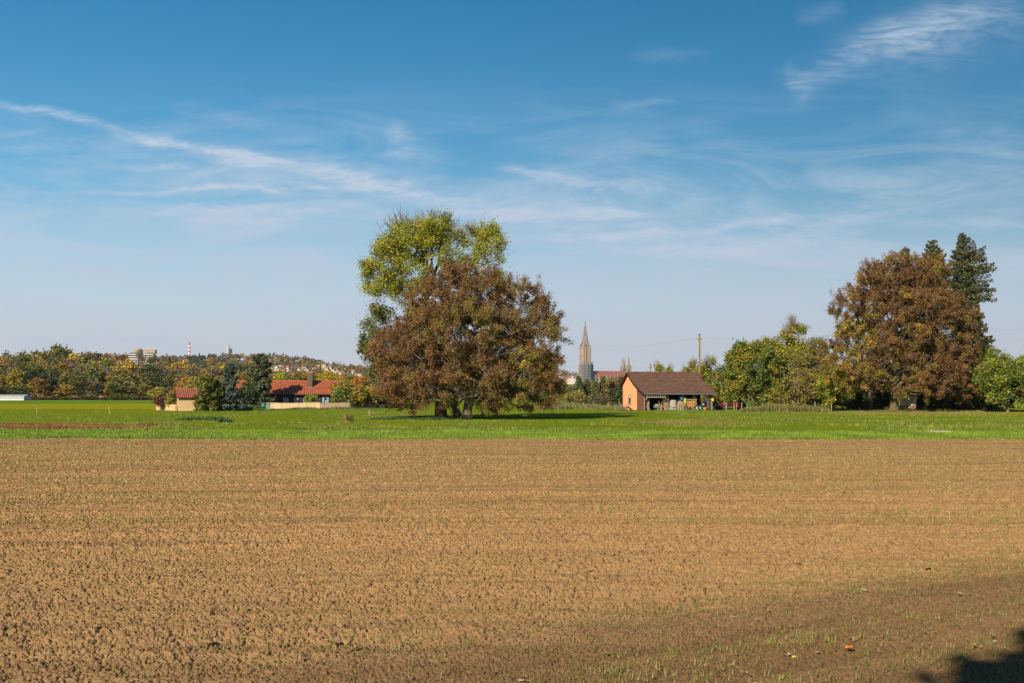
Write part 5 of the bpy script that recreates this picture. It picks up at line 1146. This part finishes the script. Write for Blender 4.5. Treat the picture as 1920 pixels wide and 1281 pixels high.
# ------------------------------------------------------------------ house, stone hut, garden wall
HD = 171.; HT_ = R(9); H0 = Vector((gx(444, HD), HD-1.2, 0)); HLn = (gx(630, HD)-gx(444, HD))/math.cos(HT_)
ho = empty('long_house', tuple(H0), HT_, 'long low house with red tiled roof, dark brown boarded walls and tall brown chimney', 'house')
he, hr = 2.05, 4.0
tiled('roof', [(-.45,he),(3.3,hr+.05)], HLn+.4, M['tile_red'], ho, course=.40, pitch=.30, amp=.03, x0=-.2); tiled('roof', [(7.0,he),(3.3,hr+.05)], HLn+.4, M['tile_red'], ho, course=.40, pitch=.30, x0=-.2)
MB().tube([(-.2,3.3,hr+.1),(HLn+.2,3.3,hr+.1)], .12, 8).build('ridge_tiles', M['tile_red'], ho)
MB().prism([(0,0),(6.6,0),(6.6,he),(3.3,hr-.1),(0,he+.02)], 0, 0, HLn).build('wall', M['wood_dark'], ho)
MB().box((HLn/2,-.5,he-.02),(HLn+.4,.10,.16)).build('gutter', M['wood_dark'], ho); MB().tube([(7.97+.8,-.08,he),(7.97+.8,-.08,0)], .05, 8).build('downpipe', M['wood_grey'], ho)
def hx(xp): return (gx(xp, HD)-H0.x)/math.cos(HT_)
ch = MB().box((hx(579.3),2.1,3.7),(.75,.8,3.6)).build('chimney', M['chim'], ho) if 'chim' in M else None
if ch is None:
    M['chim'] = mat('chimney_cladding', (.13,.09,.07), (.10,.07,.055), 2, .8); ch = MB().box((hx(579.3),1.9,3.75),(.74,.8,3.3)).build('chimney', M['chim'], ho)
MB().box((hx(579.3),1.9,5.43),(.86,.92,.07)).build('cap', M['concrete'], ch)
MB().box((hx(579.8),1.46,3.02),(.86,.08,.16)).build('flashing', M['concrete'], ho)
for xp, w_, z0_, z1_, shut in ((508,.45,.75,1.55,0),(535,.55,.72,1.5,1),(553.5,.42,.75,1.5,1),(571.5,.42,.72,1.5,-1),(608.5,.5,.35,1.65,2)):
    f = MB(); x = hx(xp); zc = (z0_+z1_)/2
    for sx in (-1, 1): f.box((x+sx*w_/2,-.03,zc),(.07,.09,z1_-z0_))
    for z in (z0_, z1_): f.box((x,-.033,z),(w_+.08,.1,.08))
    f = f.build('window', M['blue'], ho); MB().box((x,-.01,zc),(w_-.04,.04,z1_-z0_-.06)).build('pane', M['glass'], f); MB().box((x+.05,-.035,zc-.08),(w_*.3,.02,(z1_-z0_)*.38)).build('curtain', M['cream'], f)
    if shut: MB().box((x+(w_/2+.13)*(1 if shut > 0 else 1),-.06,zc),(.14,.05,z1_-z0_+.05)).build('shutter', M['blue'], f)
    if shut == 2: MB().box((x-(w_/2+.13),-.06,zc),(.16,.05,z1_-z0_+.05)).build('shutter', M['blue'], f)
for xp in (590, 597, 619, 626): MB().box((hx(xp),-.04,1.28),(.1,.05,.05)).build('vent', M['concrete'], ho)
for xp, lab in ((535,'flower box on the first visible window sill of the dark house'),(553.5,'flower box on the second window sill of the dark house'),(571.5,'flower box on the window sill beside the clipped bush')):
    p = Matrix.Rotation(HT_, 4, 'Z') @ Vector((hx(xp)+.05,-.2,.58)); e = empty('flower_box', tuple(H0+p), HT_, lab, 'flower box', 'window flower boxes'); MB().box((0,0,0),(.5,.2,.16)).build('box', M['tile_red'], e); MB().box((0,0,.11),(.46,.16,.08)).build('plants', M['plastic_g'], e, .02)
# clipped bush before the house
bushy('clipped_bush', 'bright green clipped box shaped bush in front of the dark house wall', 'shrub', 583, 166, 742, 9, [(.19,.27,.012,3),(.14,.21,.012,1),(.26,.30,.02,1)], 301, 9000, .17, ntr=160, clump=.0, spread=.08,
      lobes=[(sx, sy, sz, .36,.3,.42,1) for sx in (-.45,-.15,.15,.45) for sy in (-.2,.2) for sz in (.4,.85,1.4)])
# garden wall of upright sandstone slabs
def wall_run(name, label, pts, h, m_, th=.22):
    e = empty(name, (pts[0][0], pts[0][1], 0), 0, label, 'wall'); 
    for (xa, ya), (xb, yb) in zip(pts[:-1], pts[1:]):
        L = math.hypot(xb-xa, yb-ya); a = math.atan2(yb-ya, xb-xa); n = max(1, int(L/1.15))
        o = MB()
        for k in range(n):
            hh = h*(1+.035*math.sin(k*7.3+xa)); o.box(((k+.5)*L/n, 0, hh/2), (L/n-.015, th*(1+.1*math.sin(k*3.1)), hh))
        o = o.build('slabs', m_, e); o.location = (xa-pts[0][0], ya-pts[0][1], 0); o.rotation_euler = (0,0,a)
    return e
WD = 161.
wall_run('garden_wall', 'pale sandstone slab wall running before the dark house', [(gx(440,WD-2),WD-2),(gx(600,WD),WD),(gx(655,164),164),(gx(705,178),178),(gx(760,195),195)], .92, M['stone_slab'])
HUD = 142.5; HUT = R(20); U0 = Vector((gx(335, HUD), HUD, 0))
wall_run('garden_wall', 'low stone wall joined to the left side of the stone hut', [(gx(294,150),150),(gx(330,144.2),144.2)], .78, M['stone'])
hu = empty('stone_hut', tuple(U0), HUT, 'small sandstone hut with weathered red tiled roof at the left end of the garden', 'hut')
UL, UW = 4.6, 3.4
MB().prism([(0,0),(UW,0),(UW,1.75),(1.9,2.62),(0,1.72)], 0, 0, UL).build('wall', M['stone'], hu)
tiled('roof', [(-.35,1.66),(1.9,2.74)], UL+.7, M['tile_dkred'], hu, course=.34, pitch=.24, amp=.035, x0=-.35); tiled('roof', [(UW+.35,1.62),(1.9,2.74)], UL+.7, M['tile_dkred'], hu, course=.34, pitch=.24, amp=.035, x0=-.35)
MB().tube([(-.35,1.9,2.78),(UL+.35,1.9,2.78)], .1, 8).build('ridge_tiles', M['tile_dkred'], hu); MB().box((-.01,1.5,1.5),(.04,.16,.55)).build('slit_window', M['black'], hu)
sp_ = empty('garden_post', (gx(314.5,148), 148, 0), 0, 'slim dark grey post with a pale top beside the red shrub', 'post'); MB().lathe([(.16,0),(.16,.3),(.1,.35),(.1,1.15),(.18,1.2),(.18,1.4),(.06,1.5)], 10).build('shaft', M['metal_d'] if 'metal_d' in M else M['dark'], sp_); MB().lathe([(.04,1.5),(.1,1.58),(.1,1.7),(.02,1.78)], 10).build('lamp_head', M['white'], sp_)
# two bins on a slab
MB_ = empty('paving_slab', (gx(494,157), 157, 0), .05, 'pale flat slab under the two green bins', 'slab'); MB().box((0,0,.06),(.9,.9,.12)).build('slab', M['concrete'], MB_)
bn = empty('compost_bin', (gx(494,157), 157, .12), 0, 'rounded dark green bin with a pale lid on the slab', 'bin'); MB().lathe([(.32,0),(.34,.3),(.28,.6),(.18,.72)], 14).build('body', M['plastic_g'], bn); MB().lathe([(.2,.7),(.22,.74),(.1,.8)], 14).build('lid', M['plastic_gg'], bn)
bn = empty('compost_bin', (gx(503,157), 157, .0), .2, 'grey green square bin right of the dark green one', 'bin'); MB().prism([(-.32,0),(.32,0),(.28,.72),(-.28,.72)], 0, -.3, .3).build('body', M['plastic_gg'], bn, .02); MB().box((0,0,.76),(.64,.62,.06)).build('lid', M['plastic_gg'], bn)

# ------------------------------------------------------------------ trailer under the copper tree
tl = empty('circus_trailer', (gx(1706,141.5), 143.5, 0), R(-4), 'old pale trailer with rusty orange lower edge in the shade of the copper tree', 'trailer')
MB().prism([(-1.05,.55),(-.75,.28),(.75,.28),(1.05,.55),(1.05,2.1),(.8,2.35),(-.8,2.35),(-1.05,2.1)], 1, -1.6, 1.6).build('body', M['white'], tl, .03)
MB().prism([(-1.0,.52),(-.74,.24),(.74,.24),(1.0,.52),(1.0,.72),(-1.0,.72)], 1, -1.66, -1.62).build('rusty_apron', M['rust'] if 'rust' in M else M['tile_dkred'], tl)
for x in (-.45, .3): MB().box((x,-1.68,.5),(.42,.04,.3)).build('panel', M['tan'], tl)
MB().box((0,-1.64,1.5),(.04,.03,1.4)).box((-.5,-1.635,1.6),(.03,.03,1.3)).box((.5,-1.635,1.6),(.03,.03,1.3)).build('door_seams', M['dark'], tl)
for x in (-.95,.95): MB().tube([(x-.08,0,.3),(x+.08,0,.3)], .3, 14).build('wheel', M['rubber'], tl)
MB().beam((0,-1.6,.3),(0,-2.4,.35),.08).build('drawbar', M['dark'], tl)
bn = empty('brick_hut', (gx(1617,158), 158, 0), 0, 'pinkish hut just visible in the dark gap left of the copper tree trunk', 'hut'); MB().box((0,0,.95),(2.4,2,1.9)).build('wall', M['pinkish'], bn); MB().prism([(-1.2,1.9),(0,2.5),(1.2,1.9)],0,-1.4,1.4).build('roof', M['tile_brown'], bn); MB().box((.3,-1.02,.8),(.7,.05,1.6)).build('door', M['wood_old'], bn)

# ------------------------------------------------------------------ fences and stakes
def stake(x, y, h, label, m_='wood_grey', lean=0, r_=.035, grp=None):
    e = tag(MB().tube([(0,0,-.05),(lean*.5,0,h*.5),(lean,0,h)], [r_, r_*.95, r_*.8], 6).build('wooden_stake', M[m_], None), label, 'stake', grp); e.location = (x, y, 0)
stake(gx(47.5,100), 121, .85, 'pale leaning stake in the left meadow, the left one of two', 'stake_p' if 'stake_p' in M else 'wood_grey', -.12, .03); stake(gx(91,124), 121, .85, 'pale stake in the left meadow, the right one of two', 'wood_grey', -.07, .03)
stake(gx(692,112), 112, .55, 'short weathered stake left of the big round tree', 'wood_grey', .03, .06); stake(gx(764,110), 110, .5, 'thin pale stake just under the left edge of the big round tree', 'wood_grey', 0, .02)
def fence(label, pts, n, h, grp=None):
    e = empty('pasture_fence', (pts[0][0], pts[0][1], 0), 0, label, 'fence'); g = random.Random(len(label)); P = []
    for i in range(n):
        t = i/(n-1)*(len(pts)-1); k = min(int(t), len(pts)-2); f = t-k; x = pts[k][0]*(1-f)+pts[k+1][0]*f-pts[0][0]+g.uniform(-.3,.3); y = pts[k][1]*(1-f)+pts[k+1][1]*f-pts[0][1]
        hh = h*g.uniform(.85,1.15); MB().tube([(x,y,0),(x+g.uniform(-.15,.2)*hh,y,hh)], .045, 6).build('post', M['wood_grey'], e); P.append((x, y, hh*.85))
    MB().tube(P, .008, 4, False).tube([(a, b_, c*.5) for a, b_, c in P], .008, 4, False).build('wire', M['wire'], e)
fence('weathered post fence between the big round tree and the shed', [(gx(980,178),178),(gx(1050,172),172),(gx(1165,158),158)], 11, 1.0)
fence('weathered post fence along the bushes right of the cars', [(gx(1345,151),151),(gx(1400,147),147),(gx(1560,140),140)], 13, 1.05)
fence('rail and post fence behind the leaning stems at the right edge', [(gx(1850,170),170),(gx(1990,168),168)], 9, 1.2)
bg = empty('bicycle', (gx(1362,151.5), 151.5, 0), .1, 'grey bicycle leaning near the cars right of the shed', 'bicycle')
def ringp(cx, r_): return [(cx+r_*math.cos(a*math.pi/10), 0, r_+r_*math.sin(a*math.pi/10)) for a in range(21)]
MB().tube([(-.52,0,.34),(-.1,0,.32),(.35,0,.85),(-.25,0,.85),(-.1,0,.32)], .018, 6, False).tube([(-.52,0,.34),(-.25,0,.85),(-.28,0,.98)], .016, 6).tube([(.52,0,.34),(.37,0,.8),(.33,0,1.02)], .016, 6).build('frame', M['metal'], bg)
for cx in (-.52, .52): wh = MB().tube(ringp(cx, .34), .018, 6, False).build('wheel', M['rubber'], bg)
MB().box((-.28,0,1.0),(.24,.13,.05)).build('saddle', M['dark'], bg, .02); MB().tube([(.33,-.25,1.05),(.36,0,1.03),(.33,.25,1.05)], .015, 6).build('handlebar', M['dark'], bg)
for i, (xp, D, lab) in enumerate(((1110,118,'fallen dark branch in the shade right of the big tree'),(1046,116,'short dark branch lying in the tree shade'))):
    e = tag(MB().tube([(-.8,0,.05),(-.2,.1,.12),(.3,0,.1),(.75,0,.38)], [.05,.05,.035,.015], 6).tube([(.1,.03,.1),(.5,.3,.2)], [.03,.01], 5).tube([(-.3,.1,.1),(-.5,-.3,.25)], [.03,.01], 5).build('fallen_branch', M['bark'], None), lab, 'branch'); e.location = (gx(xp,D), D, 0)
e = tag(MB().box((0,0,.06),(1.1,.55,.12)).build('stone_slab', M['wood_grey'], None, .03), 'flat pale stone lying in the meadow on the right', 'stone'); e.location = (gx(1759,64), 64, 0)
# ------------------------------------------------------------------ grass, weeds, seedlings, stones
def blades(name, label, X, Y, Z, h, wd, cols, seed, lean=.35, kind='stuff', m_='leaf'):
    g = np.random.default_rng(seed); n = len(X); a = g.random(n)*6.28; dx = np.cos(a)*wd/2; dy = np.sin(a)*wd/2; b_ = g.random(n)*6.28; l = lean*h*g.random(n)
    V = np.stack([np.stack([X-dx, Y-dy, Z], -1), np.stack([X+dx, Y+dy, Z], -1), np.stack([X+np.cos(b_)*l, Y+np.sin(b_)*l, Z+h], -1)], 1).reshape(-1, 3)
    pal = np.array(cols, float); k = g.integers(0, len(pal), n); c = pal[k]*(1+.5*(g.random((n, 1))-.5))*(.62+.75*vnoise(X*.7, Y*.9, seed+60))[:, None]
    return tag(mesh_np(name, V, np.arange(3*n).reshape(n, 3), M[m_], col=np.repeat(c, 3, axis=0)), label, 'grass', None, kind)
g = np.random.default_rng(17)
GR = [(.105,.195,.005),(.165,.265,.010),(.08,.15,.005),(.24,.27,.025)]
n = 110000; Y = 54.9+12*g.random(n)**1.15; X = (g.random(n)*2-1)*.50*Y; Y = Y-.35+1.5*(vnoise(X*.25, X*0, 91)-.5)+.9*(vnoise(X*1.4, X*0, 92)-.5)-.9*(g.random(n) < .05)*g.random(n)
blades('grass', 'bright green meadow grass along the field edge', X, Y, np.zeros(n)-.01, .07+.10*g.random(n)*(.6+.8*vnoise(X*.7, Y*.7, 4)), np.full(n, .03), GR, 1)
n = 90000; Y = 66+70*g.random(n)**1.3; X = (g.random(n)*2-1)*.50*Y; ok = vnoise(X*.35, Y*.2, 44) > .42; X, Y = X[ok], Y[ok]; n = len(X)
blades('grass', 'uneven taller grass of the meadow further back', X, Y, np.zeros(n)-.01, .06+.18*g.random(n)**2, np.full(n, .05), [(.12,.165,.012),(.165,.195,.018),(.085,.13,.012),(.21,.205,.03)], 2)
def patch(name, label, xp0, xp1, y0, y1, n, hmin, hmax, cols, seed, wd=.05):
    g = np.random.default_rng(seed); D = y0+(y1-y0)*g.random(n); t = g.random(n); X = (xp0+(xp1-xp0)*t-960)/F*D
    e = np.sin(np.clip(t, 0, 1)*math.pi)**.5*(.4+vnoise(X*.5, D*.5, seed)); ok = (vnoise(X*.3, D*.3, seed+1) > .25); e = e[ok]
    blades(name, label, X[ok], D[ok], np.zeros(ok.sum()), (hmin+(hmax-hmin)*g.random(ok.sum()))*e, np.full(ok.sum(), wd), cols, seed)
patch('weeds', 'strip of dark red sorrel weeds in the left meadow', -60, 285, 71, 80, 30000, .06, .26, [(.26,.09,.03),(.20,.065,.025),(.32,.16,.04),(.16,.14,.03)], 11)
patch('weeds', 'thin end of the red weed strip', 250, 345, 76, 80, 2500, .08, .3, [(.20,.09,.03),(.16,.12,.03)], 12)
patch('weeds', 'dark green weed patch in the meadow before the garden', 325, 440, 86, 92, 7000, .1, .55, [(.035,.075,.014),(.05,.10,.016)], 13, .09)
patch('weeds', 'dark green nettles left of the big tree trunks', 690, 850, 92, 99, 9000, .08, .42, [(.035,.075,.014),(.055,.11,.016)], 14, .09)
patch('weeds', 'green plants with a reddish stalk in the meadow left of the big tree', 640, 665, 86, 90, 700, .2, .75, [(.30,.12,.05),(.07,.13,.02),(.07,.13,.02)], 15, .06)
patch('weeds', 'reddish brown withered patch in the right meadow', 1190, 1390, 83, 92, 9000, .04, .16, [(.28,.15,.04),(.2,.13,.04),(.15,.17,.03)], 16, .06)
patch('weeds', 'fallen leaves on the grass under the copper tree', 1560, 1930, 122, 136, 5000, .03, .08, [(.35,.2,.03),(.25,.13,.04)], 17, .14)
patch('weeds', 'long dry grass along the post fence left of the shed', 980, 1168, 158, 176, 15000, .3, 1.0, [(.20,.15,.06),(.13,.13,.04),(.10,.14,.03),(.26,.2,.1)], 18, .07)
patch('weeds', 'long grass and weeds along the fence right of the cars', 1385, 1570, 139, 147, 14000, .3, 1.1, [(.16,.13,.04),(.10,.13,.025),(.2,.15,.06)], 19, .08)
patch('weeds', 'green nettles before the garden wall and blue spruce', 440, 500, 144, 152, 6000, .2, .8, [(.06,.11,.02),(.09,.15,.02)], 20, .1)
patch('weeds', 'uneven grass at the foot of the sandstone wall', 500, 720, 157, 168, 9000, .1, .45, [(.10,.10,.03),(.08,.12,.02),(.14,.12,.04)], 21, .08)
patch('weeds', 'pale weeds at the left foot of the orange gable', 1152, 1172, 143, 150, 900, .3, 1.0, [(.25,.22,.12),(.12,.14,.04)], 22, .06)
patch('weeds', 'green grass at the foot of the shed', 1165, 1400, 141, 144, 6000, .06, .25, [(.10,.17,.016),(.13,.18,.03)], 23, .06)
patch('weeds', 'grass fringe at the foot of the right hand trees', 1560, 1960, 136, 142, 9000, .1, .35, [(.09,.13,.02),(.14,.14,.03)], 24, .07)
# seedlings: thin rows over the field, dense bands on the headland
n = 80000; Y = 7.6+12*g.random(n)**1.2; X = (g.random(n)*2-1)*(.50*Y+2.2); q = headq(X, Y)
dens = .03+.07*(vnoise(X*.6, Y*2.5, 71) > .55)+.03
for c, wd, a in ((.35,.45,.42),(1.95,.28,.36),(3.0,.22,.32),(-.5,.3,.2)): dens = dens+a*np.exp(-((q-c)/wd)**2)*np.clip((X+1.2-0*Y)/2.2, 0, 1)*(.35+.9*vnoise(X*1.3, Y*1.3, 72))
ok = g.random(n) < dens; X, Y, q = X[ok], Y[ok], q[ok]; n = len(X); k = 3
X = np.repeat(X, k)+g.normal(size=n*k)*.018; Y = np.repeat(Y, k)+g.normal(size=n*k)*.018
SDL = [(.15,.19,.02),(.20,.225,.03),(.11,.155,.02),(.27,.25,.07),(.26,.20,.10)]
blades('seedlings', 'young green cereal shoots on the near part of the field', X, Y, np.full(n*k, .0), .022+.042*g.random(n*k), np.full(n*k, .007), SDL, 5, .5)
n = 26000; Y = 19+36*g.random(n); X = (g.random(n)*2-1)*.5*Y; ok = vnoise(X*.12, Y*.8, 73) > .38; X, Y = X[ok], Y[ok]; n = len(X)
blades('seedlings', 'sparse young shoots over the far part of the field', X, Y, np.full(n, .01), .05+.05*g.random(n), np.full(n, .022), SDL, 6, .5)
def stones(name, label, X, Y, r_, m_, seed, flat=.6):
    g = np.random.default_rng(seed); t = (1+5**.5)/2
    iv = np.array([(-1,t,0),(1,t,0),(-1,-t,0),(1,-t,0),(0,-1,t),(0,1,t),(0,-1,-t),(0,1,-t),(t,0,-1),(t,0,1),(-t,0,-1),(-t,0,1)])/1.9
    fc = np.array([(0,11,5),(0,5,1),(0,1,7),(0,7,10),(0,10,11),(1,5,9),(5,11,4),(11,10,2),(10,7,6),(7,1,8),(3,9,4),(3,4,2),(3,2,6),(3,6,8),(3,8,9),(4,9,5),(2,4,11),(6,2,10),(8,6,7),(9,8,1)])
    n = len(X); V = iv[None]*(1+.28*g.normal(size=(n,12,1)))*(r_[:,None,None])*np.stack([.8+.5*g.random(n), .8+.5*g.random(n), flat*(.7+.5*g.random(n))], -1)[:,None,:]
    a = g.random(n)*6.28; c, s = np.cos(a)[:,None], np.sin(a)[:,None]; x = V[...,0]*c-V[...,1]*s; y = V[...,0]*s+V[...,1]*c
    V = np.stack([x+X[:,None], y+Y[:,None], V[...,2]+(r_*.35)[:,None]+.012], -1).reshape(-1, 3); Fc = (fc[None]+12*np.arange(n)[:,None,None]).reshape(-1, 3)
    tag(mesh_np(name, V, Fc, M[m_]), label, 'stones', None, 'stuff')
n = 170; Y = 7.8+9*g.random(n)**1.4; X = (g.random(n)*2-1)*.5*Y; q = headq(X, Y); ok = (g.random(n) < .18) | ((q > -.3) & (X > 0)); stones('pebbles', 'small pale stones scattered on the rolled headland', X[ok], Y[ok], .010+.018*g.random(ok.sum())**2, 'stone_pale', 3, .5)
M['clod'] = mat('soil_clods', (.33,.205,.098), (.21,.128,.06), 30, .95, .5)
n = 600; Y = 7.8+22*g.random(n)**1.5; X = (g.random(n)*2-1)*.52*Y; q = headq(X, Y); ok = (q < .3); n = ok.sum(); stones('loose_clods', 'larger loose earth clods lying on the field', X[ok], Y[ok], .014+.030*g.random(n)**2.5, 'clod', 4, .75)
for i, (xp, py, c, lab) in enumerate(((1590,1221,(.75,.20,.03),'orange fallen leaf on the soil near the lower right'),(1488,1240,(.70,.45,.08),'small yellow fallen leaf on the soil near the lower right'))):
    D = gD(py); m_ = mat('leaf_%s' % ('orange' if i == 0 else 'yellow'), c, tuple(v*.8 for v in c), 20, .7); s = .034 if i == 0 else .016
    e = tag(MB().add([(-s,-s*.5,.0),(0,-s*.9,.008),(s,-s*.3,.004),(s*1.3,.2*s,.012),(s*.6,s*.8,.006),(-s*.4,s*.7,.014),(0,0,.016)], [(0,1,6),(1,2,6),(2,3,6),(3,4,6),(4,5,6),(5,0,6)]).build('fallen_leaf', m_, None), lab, 'leaf'); e.location = (gx(xp,D), D, .03)
# roadside tree behind the camera whose shade touches the lower right corner
el = SUN_EL; sc_ = 1/math.tan(el); Hc = 9.0; cx, cy = 6.95, 6.85
make_tree('roadside_tree', 'leafy tree beside the camera that shades the lower right corner of the field', 'tree', (cx+SUN_DIR[0]*Hc*sc_, cy+SUN_DIR[1]*Hc*sc_, -.1), [(0,0,0),(.1,0,2),(0,.1,4.2),(.1,0,6.5)], .3,
   [(0,0,Hc,3.1,3.3,2.6,5),(0,0,Hc-1.5,3.0,3.0,1.5,2),(1.5,1,Hc+.5,2,2,1.5,1)], 300, 60000, .34, MAP, 401, clump=.0)

# ------------------------------------------------------------------ haze: the air up to the hills
def haze():
    mb = MB().box((0, 2420, 108), (9000, 5340, 222)); m = bpy.data.materials.new('air'); m.use_nodes = True; T = NT(m.node_tree); T.n.clear()
    out = T.node('ShaderNodeOutputMaterial'); v = T.node('ShaderNodeVolumePrincipled'); v.inputs['Density'].default_value = HAZE_DENSITY; v.inputs['Color'].default_value = (.80,.87,.95,1); v.inputs['Anisotropy'].default_value = .2
    T.l.new(v.outputs[0], out.inputs['Volume']); o = mb.build('haze', m, None); tag(o, 'thin bluish autumn haze', None, None, 'stuff')
haze()
